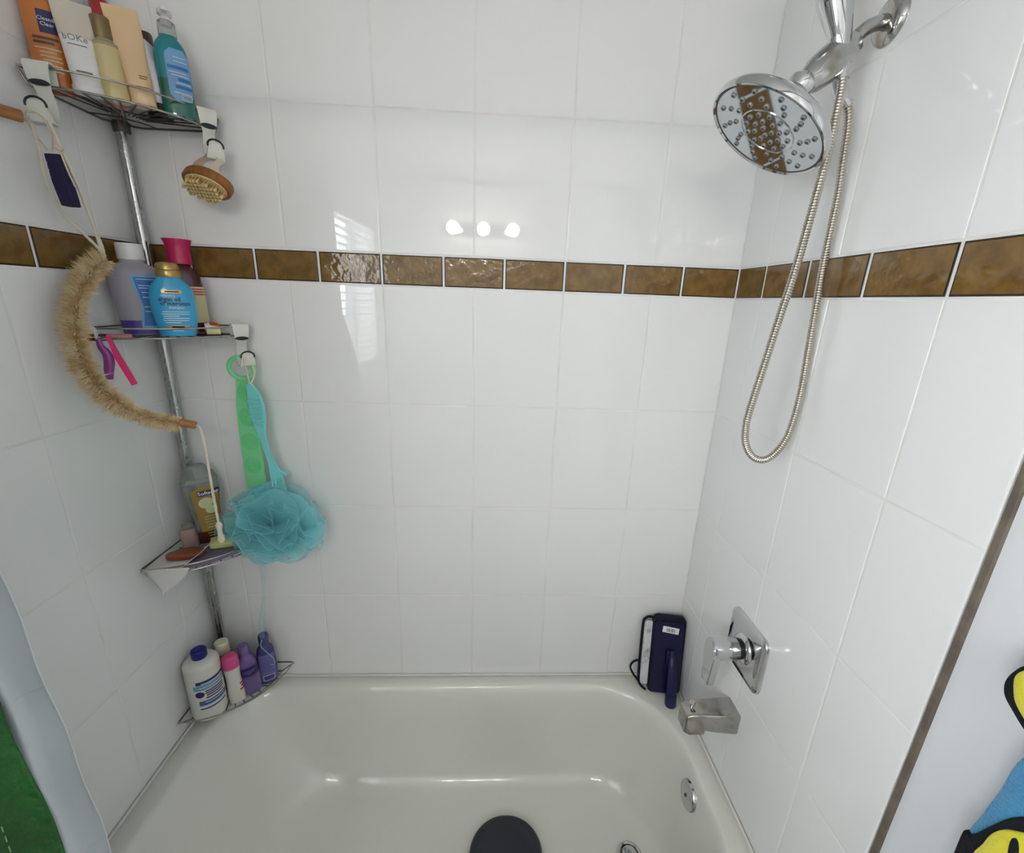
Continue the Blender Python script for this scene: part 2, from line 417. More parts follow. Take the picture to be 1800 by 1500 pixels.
for P in (((XL+.0045, -.005, .4005), (XL+.0045, -.75, .4005)), ((XL+.004, -.0045, .4005), (XR-.004, -.0045, .4005)), ((XR-.0045, -.005, .4005), (XR-.0045, -.75, .4005))): cb.tube(P, .0042, 8)
cb.build('caulk_bead', 'caulk', tub)
OX = XR-.0625
of = MB().lathe([(.0375, -.006), (.0385, .0), (.0385, .006), (.036, .0105), (.030, .0125), (.0001, .0135)], 36, axisM((OX, -.340, .318), (-1, 0, .12))).build('overflow_plate', 'chrome', tub)
MB().lathe([(.0045, .012), (.0045, .0155), (.003, .0165)], 14, axisM((OX, -.340, .318), (-1, 0, .12))).build('screw', 'wire_dark', of)
dr = MB().lathe([(.036, -.002), (.036, .002), (.032, .0045), (.028, .003), (.026, -.001)], 32, axisM((.478, -.333, .0685), (0, 0, 1)), True, True).build('drain_ring', 'chrome', tub)
MB().lathe([(.021, .0), (.021, .009), (.017, .013), (.0001, .014)], 24, axisM((.478, -.333, .0685), (0, 0, 1))).build('stopper', 'chrome', dr)

# dark rounded pad lying on the tub floor
pd = thing('bath_pad', 'black rubber pad with a rounded end lying on the tub floor', 'pad', (.118, -.42, .066))
def pad_ring(ins, z): return [Vector((.118+p.x, -.42+p.y, z)) for p in rrect(-.104+ins, .104-ins, -.13+ins, .185-ins, (.1-ins, .1-ins, .06-ins, .06-ins), z)]
MB().rings([pad_ring(.008, .0665), pad_ring(0, .074), pad_ring(0, .092), pad_ring(.006, .101), pad_ring(.02, .104), pad_ring(.04, .102), pad_ring(.055, .094)], True, True, True).build('pad_body', 'rubber_dark', pd, 50)

# ------------------------------------------------------------------ SHOWER
sf = thing('shower_fixture', 'chrome shower arm with a round rain head on the right wall', 'shower', (XR, -.345, 2.043))
MB().lathe([(.0005, .012), (.016, .014), (.022, .013), (.030, .009), (.0335, .004), (.034, 0)], 32, axisM((XR, -.345, 2.043), (-1, 0, 0))).build('wall_flange', 'chrome_worn', sf)
MB().tube(catmull([(XR-.004, -.345, 2.043), (XR-.03, -.346, 2.036), (XR-.05, -.348, 2.022), (.612, -.352, 2.000), (.598, -.354, 1.987)], 6), .0105, 14).build('arm', 'chrome_worn', sf)
P = catmull([(.618, -.352, 2.006), (.600, -.356, 1.990), (.578, -.362, 1.972), (.556, -.368, 1.953), (.540, -.372, 1.943)], 6)
n_ = len(P); rad = [.013+.013*math.sin(PI*min(1, .12+.80*i/(n_-1))) for i in range(n_)]
MB().tube(P, rad, 20).build('diverter_body', 'chrome_worn', sf)
MB().tube([(.600, -.354, 1.976), (.610, -.351, 1.955), (.6245, -.3475, 1.934)], [.013, .0125, .0115], 16).build('hose_outlet', 'chrome', sf)
MB().tube([(.585, -.366, 2.006), (.594, -.367, 1.978)], [.0165, .0145], 20, up=(0, 1, 0)).build('cradle', 'chrome', sf)
hn = Vector((-.528, .01, -.849)).normalized(); hc = Vector((.4905, -.377, 1.8705)); HM = axisM(hc, hn)
sh = MB().lathe([(.0945, -.001), (.0975, .003), (.0995, .002), (.1005, -.003), (.1003, -.009), (.096, -.016), (.082, -.025), (.056, -.038), (.032, -.050), (.022, -.060), (.018, -.068), (.0205, -.074), (.0205, -.082), (.014, -.090)], 64, HM, False, True).build('shower_head', 'chrome', sf)
MB().lathe([(.0945, -.0012), (.0942, .0), (.0001, .0)], 64, HM, False, False).build('face_plate', 'chrome_face', sh)
MB().lathe([(.0925, -.0005), (.0925, .0006), (.0945, .0006), (.0945, -.0005)], 64, HM, False, False).build('face_gap', 'wire_dark', sh)
tor = [HM @ Vector((.046*math.cos(2*PI*k/64), .046*math.sin(2*PI*k/64), .0004)) for k in range(64)]
MB().tube(tor, .0009, 6, closed=True).build('inner_ring', 'chrome', sh)
nz0 = None; nd0 = None
spots = []
for k in range(3): spots.append((.009, k*120+20))
for k in range(8): spots.append((.0225, k*45+10))
for k in range(12): spots.append((.0365, k*30))
for k in range(12):
    for q, r in enumerate((.0565, .069, .0815)): spots.append((r, k*30+q*7+8))
for r, a in spots:
    loc = hc + (HM.to_3x3() @ Vector((r*math.cos(math.radians(a)), r*math.sin(math.radians(a)), 0)))
    if nz0 is None:
        nz0 = MB().lathe([(.0044, 0), (.0042, .0016), (.0032, .0024), (.0024, .0018)], 12, HM.to_3x3().to_4x4(), False, False).build('nozzle', 'nozzle', sh, local=True)
        nd0 = MB().lathe([(.0026, .0006), (.0022, .0026), (.0012, .0032)], 10, HM.to_3x3().to_4x4(), False, True)
        o = nz0
        mb2 = MB().lathe([(.0044, 0), (.0042, .0016), (.0032, .0024), (.0025, .0018)], 12, HM.to_3x3().to_4x4(), False, False, 0).lathe([(.0025, .0018), (.0018, .0026), (.0008, .003)], 12, HM.to_3x3().to_4x4(), False, True, 1)
        t_ = mb2.build('nozzle_src', ['nozzle', 'nozzle_dark'], sh, local=True); o.data = t_.data; bpy.data.objects.remove(t_)
    else: o = nz0.copy(); COL.objects.link(o); o.parent = sh
    o.location = loc-sf.location
# hand shower docked in the cradle, standing up out of the picture
hs = thing('hand_shower', 'chrome hand shower standing in the cradle of the shower arm', 'hand shower', (.5935, -.367, 1.975))
ax = [(.6005, -.3685, 1.968), (.596, -.368, 1.982), (.590, -.367, 2.000), (.578, -.366, 2.030), (.566, -.365, 2.062), (.556, -.366, 2.095), (.548, -.370, 2.13), (.542, -.378, 2.165)]
MB().tube(catmull(ax, 4), [x for x in [.0105+(.0145*min(1, max(0, (i-6)/9))) - .004*max(0, (i-18)/10) for i in range(29)]], 20, up=(0, 1, 0)).build('handle', 'chrome', hs)
hm = axisM((.535, -.392, 2.185), (-.45, -.45, -.75))
h2 = MB().lathe([(.038, .012), (.041, .009), (.042, 0), (.036, -.012), (.015, -.024)], 32, hm, True, True).build('spray_head', 'chrome', hs)
MB().lathe([(.036, .0125), (.034, .0145), (.0001, .0145)], 32, hm, False, False).build('spray_face', 'chrome_face', h2)
hose = [(.6005, -.3685, 1.970), (.6033, -.3715, 1.9407), (.6014, -.375, 1.9037), (.5993, -.3785, 1.8651), (.5945, -.382, 1.8197), (.589, -.3855, 1.7756), (.578, -.389, 1.6706), (.5692, -.3866, 1.5913), (.5585, -.3841, 1.496), (.5490, -.3817, 1.4082), (.5492, -.3793, 1.3750), (.5565, -.3769, 1.3420), (.5750, -.3744, 1.3160), (.6000, -.372, 1.3060), (.6250, -.3675, 1.3160), (.6470, -.3630, 1.3480), (.6570, -.3590, 1.3930), (.6612, -.3552, 1.4506), (.6596, -.3496, 1.5591), (.6571, -.344, 1.6769), (.6556, -.3446, 1.7866), (.6496, -.3452, 1.8477), (.645, -.3458, 1.8962), (.6366, -.3464, 1.9242), (.6255, -.347, 1.9346)]
hp = catmull(hose, 16); L = [0]
for a, b in zip(hp[:-1], hp[1:]): L.append(L[-1]+(b-a).length)
pitch = .0046; NR = int(L[-1]/pitch); P = []; rad = []; k = 0
for i in range(NR*4):
    s_ = L[-1]*i/(NR*4-1)
    while k < len(L)-2 and L[k+1] < s_: k += 1
    P.append(hp[k].lerp(hp[k+1], (s_-L[k])/max(1e-9, L[k+1]-L[k]))); rad.append((.0058, .0071, .0073, .0069)[i % 4])
ho = tag(MB().tube(P, rad, 12).build('shower_hose', 'steel_hose', None, 50), 'ribbed metal shower hose hanging in a long loop below the shower arm', 'hose')
ho_n = MB().tube([(.6235, -.3475, 1.9355), (.6345, -.3466, 1.926)], .0098, 16)
ho_n.build('coupling_nut', 'chrome', ho); MB().tube([(.6003, -.3684, 1.974), (.6025, -.3708, 1.950)], .0098, 16).build('coupling_nut', 'chrome', ho)

# ------------------------------------------------------------------ VALVE AND SPOUT
sv = thing('shower_valve', 'square chrome shower valve plate with a lever handle', 'valve', (XR, -.345, .815))
def yz_rrect(ins, x, c=(-.345, .815), h=.0745, r=.022):
    return [Vector((x, c[0]+p.x, c[1]+p.y)) for p in rrect(-h+ins, h-ins, -h+ins, h-ins, (max(.003, r-ins),)*4, 0, 6, 4)]
MB().rings([yz_rrect(0, XR+.001), yz_rrect(0, XR-.004), yz_rrect(.002, XR-.0075), yz_rrect(.007, XR-.010), yz_rrect(.022, XR-.012)], True, True, True).build('plate', 'chrome', sv, 30)
AX = lambda x: axisM((x, -.345, .815), (-1, 0, 0))
MB().lathe([(.037, .010), (.0355, .014), (.031, .018), (.026, .020)], 36, AX(XR), True, True).build('collar', 'chrome', sv)
MB().lathe([(.0240, .016), (.0240, .034)], 32, AX(XR), True, True).build('sleeve', 'black_plastic', sv)
MB().lathe([(.0255, .030), (.0268, .032), (.0265, .088), (.0255, .092), (.0001, .0925)], 36, AX(XR), True, False).build('handle', 'chrome', sv)
oul = [(.0262*math.cos(math.radians(a)), .0262*math.sin(math.radians(a))) for a in range(-10, 191, 15)]+[(-.022, -.05), (-.017, -.092), (-.010, -.096), (.014, -.094), (.019, -.05)]
R = []
for x, sc in ((XR-.0745, .94), (XR-.0765, 1.0), (XR-.0915, 1.0), (XR-.0938, .93)): R.append([Vector((x, -.345+p[0]*sc, .813+p[1]*sc)) for p in oul])
MB().rings(R, True, True, True).build('lever', 'chrome', sv, 30)
sp = thing('tub_spout', 'stained chrome tub spout below the shower valve', 'spout', (XR, -.348, .615))
R = []
for x, hw, zt, zb in ((XR, .0300, .640, .5825), (XR-.006, .031, .6405, .582), (XR-.05, .0290, .6395, .5855), (XR-.082, .0268, .6385, .590), (XR-.0825, .0268, .6385, .577), (XR-.118, .0245, .637, .574), (XR-.128, .023, .632, .579), (XR-.131, .020, .624, .580)):
    R.append([Vector((x, -.348+p.x, (zt+zb)/2+p.y)) for p in rrect(-hw, hw, -(zt-zb)/2, (zt-zb)/2, (.006, .006, .004, .004), 0, 4, 3)])
MB().rings(R, True, True, True).build('spout_body', 'chrome_stained', sp, 30)
MB().lathe([(.0035, 0), (.0035, .010), (.0068, .012), (.0075, .016), (.0055, .0205), (.0001, .0215)], 18, axisM((XR-.112, -.348, .6365), (0, 0, 1))).build('diverter_knob', 'chrome', sp)

# ------------------------------------------------------------------ CORNER CADDY
def off(a, b, z): return Vector((XL+a, -b, z))
PX, PY = XL+.026, -.029
cd = thing('corner_caddy', 'chrome tension pole corner caddy with four wire shelves', 'caddy', (PX, PY, .401))
MB().lathe([(.0128, 0), (.0128, 2.096)], 24, axisM((PX, PY, .402), (0, 0, 1))).build('pole', 'pole_metal', cd)
MB().lathe([(.019, 0), (.0195, .004), (.0155, .018), (.0135, .030)], 24, axisM((PX, PY, .401), (0, 0, 1))).build('foot', 'black_plastic', cd)
SHELF = {'top': (1.929, 1.956), 'mid': (1.488, 1.509), 'low': (.921, .940), 'bot': (.428, .458)}
RS = .218
def arc(r, z, a0, a1, n): return [off(r*math.cos(math.radians(a0+(a1-a0)*k/n)), r*math.sin(math.radians(a0+(a1-a0)*k/n)), z) for k in range(n+1)]
for key, (zf, zr_) in SHELF.items():
    shf = MB().lathe([(.0145, -.012), (.0158, -.010), (.0158, .008), (.0145, .010)], 20, axisM((PX, PY, zf-.004), (0, 0, 1)), True, True).build('shelf', 'wire_dark', cd)
    rs = .186 if key == 'bot' else RS
    rimp = arc(rs, zf, 4, 86, 28)
    MB().tube(rimp, .0021, 8).build('rim_wire', 'wire_metal', shf)
    MB().tube([rimp[-1], off(.012, .06, zf), off(.02, .045, zf), off(.026, .045, zf)], .0021, 8).build('wall_wire', 'wire_dark', shf)
    MB().tube([rimp[0], off(.06, .012, zf), off(.045, .02, zf), off(.045, .029, zf)], .0021, 8).build('wall_wire', 'wire_dark', shf)
    rl = arc(RS+.004, zr_, 1.6, 88.4, 30)
    MB().tube([rimp[-1]]+[rl[-1]+Vector((0, 0, -.003))]+list(reversed(rl))+[rl[0]+Vector((0, 0, -.004)), rimp[0]], .0019, 8).build('rail', 'wire_metal', shf)
    rlb = [off(.007, .218, zr_), off(.007, .05, zr_), off(.05, .007, zr_), off(.218, .007, zr_)]
    MB().tube(rlb, .0017, 8).build('back_rail', 'wire_dark', shf)
    for k in range(11):
        a = 8+74*k/10; e0 = off(rs*math.cos(math.radians(a)), rs*math.sin(math.radians(a)), zf+.0012)
        t0 = off(.05+.05*math.cos(math.radians(a)), .05+.05*math.sin(math.radians(a)), zf+.0012)
        MB().tube([t0, e0], .0014, 6).build('floor_wire', 'wire_dark', shf)
    MB().tube(arc(.09, zf+.001, 4, 86, 14), .0014, 6).build('floor_wire', 'wire_dark', shf)

# ------------------------------------------------------------------ BOTTLE KIT
class Bottle:
    def __init__(s, prof, n=2.0, smooth=3):
        s.n = n
        if smooth > 1:
            pts = catmull([Vector(p) for p in prof], smooth); s.prof = [(p.x, max(p.y, .0004), max(p.z, .0004)) for p in pts]
            for i in range(1, len(s.prof)):
                if s.prof[i][0] < s.prof[i-1][0]: s.prof[i] = (s.prof[i-1][0]+1e-5, s.prof[i][1], s.prof[i][2])
        else: s.prof = [tuple(p) for p in prof]
    def rad(s, z):
        P = s.prof
        if z <= P[0][0]: return P[0][1:]
        for a, b in zip(P[:-1], P[1:]):
            if a[0] <= z <= b[0]:
                t = (z-a[0])/max(1e-9, b[0]-a[0]); return (a[1]+(b[1]-a[1])*t, a[2]+(b[2]-a[2])*t)
        return P[-1][1:]
    def pt(s, th, z, o=0):
        rx, ry = s.rad(z); sn, c = math.sin(th), math.cos(th); q = 2/s.n
        x = (rx+o)*math.copysign(abs(sn)**q, sn); y = -(ry+o)*math.copysign(abs(c)**q, c); return Vector((x, y, z))
    def body(s, z0=None, z1=None, n=40, o=0, cap=True):
        zs = [p[0] for p in s.prof]; z0 = zs[0] if z0 is None else z0; z1 = zs[-1] if z1 is None else z1
        zz = sorted(set([z0, z1]+[z for z in zs if z0 < z < z1]))
        return MB().rings([[s.pt(2*PI*k/n, z, o) for k in range(n)] for z in zz], True, cap, cap)
    def th_of(s, arc_, z):
        rx, ry = s.rad(z); acc = 0; th = 0; d = .02; p = s.pt(0, z); sg = 1 if arc_ >= 0 else -1; A = abs(arc_)
        while acc < A and th < PI*.95:
            q = s.pt((th+d)*sg, z); st = (q-p).length
            if acc+st >= A: return sg*(th+d*(A-acc)/max(1e-9, st))
            acc += st; th += d; p = q
        return sg*th
    def patch(s, z0, z1, s0, s1, o=.0004, nu=12, nv=10, wf=None, mb=None):
        mb = mb or MB(); V = []; F = []
        for j in range(nv+1):
            v = j/nv; z = z0+(z1-z0)*v; c = (s0+s1)/2; h = (s1-s0)/2
            if wf: h *= wf(v)
            for i in range(nu+1): V.append(s.pt(s.th_of(c+h*(2*i/nu-1), z), z, o))
        for j in range(nv):
            for i in range(nu): a = j*(nu+1)+i; F.append((a, a+1, a+nu+2, a+nu+1))
        return mb.add(V, F)
    def text(s, txt, size, z, c=0, o=.0008, bold=0, mb=None, slant=0):
        V, F = text_mesh(txt, size, bold); mb = mb or MB()
        return mb.add([s.pt(s.th_of(c+v.x, z), z+v.y+slant*v.x, o) for v in V], F)
    def lines(s, rows, h=.0014, o=.0008, mb=None):
        mb = mb or MB()
        for z, a, b in rows: s.patch(z, z+h, a, b, o, 8, 1, mb=mb)
        return mb
def rnd(v, k=.18):                          # rounded ends for a label outline
    if v < k: t = v/k; return .55+.45*math.sqrt(max(0, 1-(1-t)**2))
    if v > 1-k: t = (1-v)/k; return .55+.45*math.sqrt(max(0, 1-(1-t)**2))
    return 1
def face(a, b): return math.atan2(cam.location.x-(XL+a), -(cam.location.y+b))
def put(name, label, cat, a, b, z, tx=0, ty=0, rz=None, group=None):
    return thing(name, label, cat, off(a, b, z), (tx, ty, face(a, b) if rz is None else rz), group)
def cyl(prof, n=28): return MB().lathe(prof, n)
RD = math.radians

# ---- top shelf
ZS = 1.9325
t = put('face_wash_bottle', 'orange face wash bottle with a navy logo on the top shelf', 'bottle', .031, .178, ZS, rz=.35)
b = Bottle([(0, .0235, .017), (.004, .0255, .019), (.06, .0262, .020), (.12, .0268, .020), (.150, .025, .019), (.168, .020, .014), (.172, .013, .013)], 2.6)
b.body().build('bottle_body', 'orange_gel', t, local=True)
cyl([(.014, .172), (.014, .2), (.012, .203)]).build('cap', 'lotion_white', t, local=True)
lb = b.patch(.084, .118, .000, .023, .0006, wf=lambda v: 1).build('logo_patch', 'logo_navy', t, local=True)
b.text('Clean&\nClear', .0080, .101, .0115, .0011).build('logo_lettering', 'text_light', lb, local=True)
b.lines([(.074, -.012, .022), (.067, -.012, .016)], .004).build('print_lines', 'amber_brown', t, local=True)
b.lines([(.060, -.012, .024), (.054, -.006, .016), (.048, -.006, .022), (.042, -.004, .022), (.034, -.004, .020), (.026, -.002, .020)], .0018).build('print_lines', 'label_yellow', t, local=True)

t = put('lotion_tube', 'white lotion tube with a clear beige crimped end on the top shelf', 'tube', .083, .172, ZS, ty=RD(-1))
b = Bottle([(0, .0225, .017), (.004, .0235, .018), (.012, .0235, .018), (.014, .0215, .0165), (.045, .023, .016), (.085, .0255, .013), (.115, .0280, .008), (.135, .0285, .003), (.142, .0285, .002)], 2.2, 2)
b.body(0, .014).build('cap', 'lotion_white', t, local=True); b.body(.014, .086).build('lower_body', 'lotion_white', t, local=True)
b.body(.086, .142).build('upper_body', 'cream_beige', t, local=True)
b.lines([(.0145, -.03, .03), (.009, -.03, .03)], .0012).build('ridge', 'lotion_white', t, local=True)
b.text('bOKe', .014, .083, -.004, .0008).build('lettering', 'text_grey', t, local=True)
b.lines([(.072, -.016, .010)], .0015).build('print_line', 'text_grey', t, local=True); b.lines([(.030, -.012, .010)], .003).build('print_line', 'text_grey', t, local=True)

t = put('red_bottle', 'dull red bottle half hidden behind the lotion tube', 'bottle', .092, .120, ZS)
b = Bottle([(0, .016, .013), (.1, .017, .014), (.12, .014, .012)], 2.4); b.body().build('bottle_body', 'pink_pale', t, local=True)
cyl([(.0135, .12), (.0145, .122), (.0145, .17), (.012, .175)]).build('cap', 'red_bottle', t, local=True)

t = put('gel_bottle', 'pale yellow gel bottle with a bronze cap leaning on the peach tube', 'bottle', .114, .148, ZS, ty=RD(-2))
b = Bottle([(0, .0195, .0180), (.003, .0205, .019), (.045, .0205, .019), (.085, .0205, .019), (.090, .019, .018), (.093, .014, .014), (.097, .013, .013)], 2.2, 2)
b.body().build('bottle_body', 'tan_gel', t, local=True); b.body(.0845, .0965, o=.0004).build('clear_shoulder', 'clear_plastic', t, local=True)
cyl([(.0145, .097), (.0150, .099), (.0150, .130), (.0135, .132)]).build('cap', 'cap_bronze', t, local=True)

t = put('peach_tube', 'flat peach cosmetic tube leaning beside the yellow gel bottle', 'tube', .1490, .1265, ZS, ty=RD(-5))
b = Bottle([(0, .0190, .017), (.004, .0200, .018), (.028, .0200, .018), (.032, .0200, .0175), (.08, .0230, .013), (.12, .026, .007), (.152, .0265, .002), (.158, .0265, .0016)], 2.2, 2)
b.body(0, .030).build('cap', 'peach', t, local=True); b.body(.0305, .158).build('tube_body', 'peach', t, local=True)
b.lines([(.047, .002, .016), (.043, .002, .014)], .0018).build('print_lines', 'cap_bronze', t, local=True)
b.lines([(.029, -.022, .022)], .001).build('cap_seam', 'cap_bronze', t, local=True)

t = put('dark_bottle', 'dark brown bottle with a dark cap behind the peach tube', 'bottle', .129, .052, ZS, ty=RD(-2))
b = Bottle([(0, .022, .018), (.05, .022, .018), (.095, .022, .018), (.112, .014, .013), (.116, .010, .010)], 2.4); b.body().build('bottle_body', 'dark_bottle', t, local=True)
cyl([(.013, .116), (.0135, .118), (.0135, .150), (.012, .153)]).build('cap', 'dark_bottle', t, local=True)

t = put('white_tube', 'slim white tube with a black cap seen edge-on beside the teal pump bottle', 'tube', .1545, .0890, ZS, tx=0, ty=RD(-2), rz=face(.172, .122)+1.2)
b = Bottle([(0, .014, .012), (.018, .0145, .0125), (.0185, .0155, .012), (.07, .0205, .009), (.115, .022, .002), (.12, .022, .0014)], 2.2, 1)
b.body(0, .018).build('cap', 'black_plastic', t, local=True); b.body(.0185, .12).build('tube_body', 'lotion_white', t, local=True)

t = put('pump_bottle', 'teal face gel bottle with a blue label and a white pump', 'bottle', .186, .080, ZS)
b = Bottle([(0, .026, .017), (.004, .0275, .0185), (.05, .0285, .019), (.1, .028, .0185), (.122, .0245, .017), (.134, .0165, .0145), (.137, .0145, .0135), (.141, .0145, .0135)], 2.4)
b.body(0, .138).build('bottle_body', 'teal_gel', t, local=True); b.body(.001, .062, o=.0003, cap=False).build('lower_gel', 'teal_deep', t, local=True)
cyl([(.0150, .138), (.0155, .139), (.0150, .160), (.0125, .163)]).build('clear_cap', 'clear_grey', t, local=True)
pm = MB().lathe([(.0075, .155), (.0075, .170), (.0105, .172), (.0125, .1735), (.0120, .180), (.0085, .182)], 20); pm.box((0, -.012, .1765), (.012, .026, .008), .003); pm.build('pump', 'lotion_white', t, local=True)
lb = b.patch(.026, .115, -.011, .030, .0006, wf=rnd).build('label', 'label_blue', t, local=True)
b.lines([(.080, -.009, .026), (.060, .006, .028), (.047, .0, .028)], .006, .0010).build('label_bands', 'label_blue_dark', lb, local=True)
b.lines([(.100, .002, .022), (.093, .002, .024), (.074, -.008, .020), (.069, -.004, .024), (.056, .002, .026), (.039, -.004, .026)], .0014, .0012).build('label_lines', 'text_light', lb, local=True)
bar = b.patch(.028, .038, .008, .026, .0011).build('barcode_patch', 'label_light', lb, local=True)
b.lines([], 0)
mb = MB()
for k in range(7): b.patch(.029, .037, .0095+k*.0022, .0095+k*.0022+.0010, .0014, 1, 1, mb=mb)
mb.build('barcode', 'ink', lb, local=True)

# ---- middle shelf
ZS = 1.4915
t = put('mouthwash_bottle', 'large clear lavender bottle with a white cap and blue label', 'bottle', .056, .118, ZS)
b = Bottle([(0, .0375, .028), (.004, .039, .029), (.04, .0415, .030), (.09, .0465, .032), (.118, .049, .033), (.130, .049, .033), (.140, .043, .030), (.148, .030, .025), (.152, .0225, .0225), (.158, .0225, .0225)], 2.6)
b.body().build('bottle_body', 'lavender_plastic', t, local=True); b.body(.001, .031, o=.0004, cap=False).build('liquid', 'lavender_liquid', t, local=True)
cyl([(.0235, .157), (.0240, .158), (.0240, .188), (.0225, .190)], 32).build('cap', 'lotion_white', t, local=True)
lb = b.patch(.014, .127, -.008, .044, .0008, wf=lambda v: .62+.38*abs(2*v-.75)**1.0 if v > .15 else .62+.38*.6).build('label', 'label_blue', t, local=True)
b.patch(.020, .122, -.003, .039, .0012, wf=lambda v: .60+.38*abs(2*v-.75)).build('label_panel', 'label_blue_dark', lb, local=True)
b.lines([(.117, .000, .030), (.104, .002, .024), (.099, .002, .018), (.090, .006, .022), (.080, .006, .024), (.06, .006, .022), (.05, .006, .022)], .0014, .0016).build('label_lines', 'text_light', lb, local=True)

t = put('blue_shampoo_bottle', 'bright blue shampoo bottle with a gold cap on the middle shelf', 'bottle', .139, .134, ZS); t.scale = (1, 1, 1.13)
b = Bottle([(0, .030, .020), (.004, .0335, .023), (.03, .0385, .025), (.055, .0415, .026), (.075, .0410, .0255), (.092, .036, .024), (.104, .0265, .021), (.109, .0225, .0195), (.111, .0215, .019)], 2.4)
b.body().build('bottle_body', 'shampoo_blue', t, local=True)
b.body(.1095, .111, o=.0006)
cyl([(.0225, .110), (.0232, .112), (.0226, .121), (.0218, .1225)], 32).build('cap_base', 'gold', t, local=True); cyl([(.0214, .1232), (.0214, .130), (.0185, .135), (.010, .137)], 32).build('cap_lid', 'gold', t, local=True)
b.patch(.0810, .0865, -.018, .017, .0006, wf=lambda v: 1).build('gold_plate', 'gold', t, local=True)
b.lines([(.0828, -.012, .012)], .002, .0010).build('gold_print', 'ink', t, local=True)
mb = b.text('renewing', .0068, .0765, -.008); b.text('shampoo', .0075, .0545, .004, mb=mb); b.lines([(.046, -.022, .026), (.042, -.024, .026), (.038, -.022, .006), (.034, -.022, .024), (.030, -.022, .022), (.026, -.020, .008), (.0105, -.010, .010)], .0011, mb=mb); mb.build('white_lettering', 'text_light', t, local=True)
mb = b.text('argan oil', .0112, .0695, -.006, bold=.0003); b.text('of morocco', .0112, .0618, .003, bold=.0003, mb=mb); mb.build('dark_lettering', 'text_dark', t, local=True)
b.lines([(.0155, -.020, .022)], .006, .0008).build('gold_band', 'gold', t, local=True); b.lines([(.0168, -.010, .012)], .003, .0011).build('gold_print', 'ink', t, local=True)

t = put('conditioner_bottle', 'dark maroon bottle with a flared magenta cap behind the blue shampoo', 'bottle', .119, .057, ZS); t.scale = (1, 1, 1.16)
b = Bottle([(0, .036, .022), (.004, .0375, .024), (.05, .0375, .024), (.095, .0365, .024), (.118, .030, .022), (.130, .018, .017), (.134, .016, .016)], 2.4); b.body().build('bottle_body', 'maroon', t, local=True)
b.patch(.022, .092, -.02, .05, .0006).build('label', 'label_yellow', t, local=True); b.lines([(.086, -.02, .05), (.081, -.02, .05), (.076, -.02, .05)], .0025, .0010).build('label_stripes', 'label_red', t, local=True)
cyl([(.0235, .134), (.0235, .162), (.0245, .170), (.0285, .178), (.0285, .1795), (.02, .1795)], 32).build('cap', 'magenta_cap', t, local=True)

t = put('small_tube', 'tiny white and yellow tube lying on the middle shelf by the hook', 'tube', .186, .082, ZS+.010, rz=.6)
MB().tube([(-.014, 0, .002), (.012, -.004, .0)], [.0115, .009], 14).build('tube_body', 'small_yellow', t, local=True)
MB().tube([(-.016, 0, .004), (-.006, 0, .006)], [.0118, .0122], 14).build('cap', 'lotion_white', t, local=True)
t = put('scrunchie', 'small orange elastic lying behind the white and yellow tube', 'hair tie', .172, .064, ZS+.012, rz=.4)
MB().tube([(.013*math.cos(2*PI*k/24), .006*math.sin(2*PI*k/24), .011*math.sin(2*PI*k/24)+.001) for k in range(24)], .0045, 8, closed=True).build('band', 'small_orange', t, local=True)

# razors hooked over the middle shelf
t = put('purple_razor', 'purple plastic razor hanging head-up from the middle shelf', 'razor', .030, .213, 1.486, rz=.55)
P = catmull([(-.002, -.004, .006), (.000, -.006, -.014), (.007, -.008, -.028), (.008, -.008, -.044), (.004, -.008, -.064), (.002, -.008, -.082)], 5)
MB().tube(P, [.0048+.0042*max(0, math.sin(PI*(i/25-.1))) for i in range(26)], 12, flat=.55, up=(1, 0, 0)).build('handle', 'razor_purple', t, local=True)
MB().box((-.004, .004, .004), (.040, .014, .012), .003, Matrix.Rotation(RD(20), 3, 'X')).build('razor_head', 'razor_head', t, local=True)
t = put('pink_razor', 'hot pink disposable razor hanging slanted from the middle shelf', 'razor', .058, .209, 1.486, rz=.5)
MB().ribbon([(-.010, -.004, .008), (-.006, -.007, -.010), (-.001, -.008, -.034), (.008, -.008, -.064), (.017, -.008, -.094)], [.007, .008, .011, .0115, .011], .006, (1, 0, .42)).build('handle', 'razor_pink', t, local=True)
MB().box((.006, .010, .006), (.042, .012, .010), .003, Matrix.Rotation(RD(15), 3, 'X')).build('razor_head', 'pink_pale', t, local=True)

# ---- lower shelf
ZS = .9245
t = put('body_wash_bottle', 'clear body wash bottle with a domed lid and gold floral label', 'bottle', .080, .062, ZS, ty=RD(-2))
b = Bottle([(0, .031, .020), (.004, .0335, .022), (.03, .0345, .0225), (.07, .031, .021), (.11, .034, .0225), (.15, .041, .025), (.172, .043, .0255), (.184, .041, .0245)], 2.5)
b.body().build('bottle_body', 'clear_grey', t, local=True)
b2 = Bottle([(.184, .041, .0245), (.188, .0425, .0255), (.205, .036, .023), (.220, .026, .019), (.229, .018, .015), (.231, .010, .010)], 2.3); b2.body().build('lid', 'clear_grey', t, local=True)
lb = b.patch(.046, .177, -.026, .042, .0010, wf=lambda v: (.75+.25*v) if v < .85 else (.75+.25*v)*math.sqrt(max(.05, 1-((v-.85)/.16)**2))).build('label', 'amber_gold', t, local=True)
b.patch(.001, .046, -.030, .040, .0008).build('lower_label', 'amber_brown', t, local=True)
b.patch(.149, .164, -.010, .040, .0014).build('logo_patch', 'logo_navy', lb, local=True); b.text('Softsoap', .0135, .1565, .014, .0019, bold=.0002).build('logo_lettering', 'text_white', lb, local=True)
mb = MB(); cir = lambda v: math.sqrt(max(.02, 1-(2*v-1)**2))
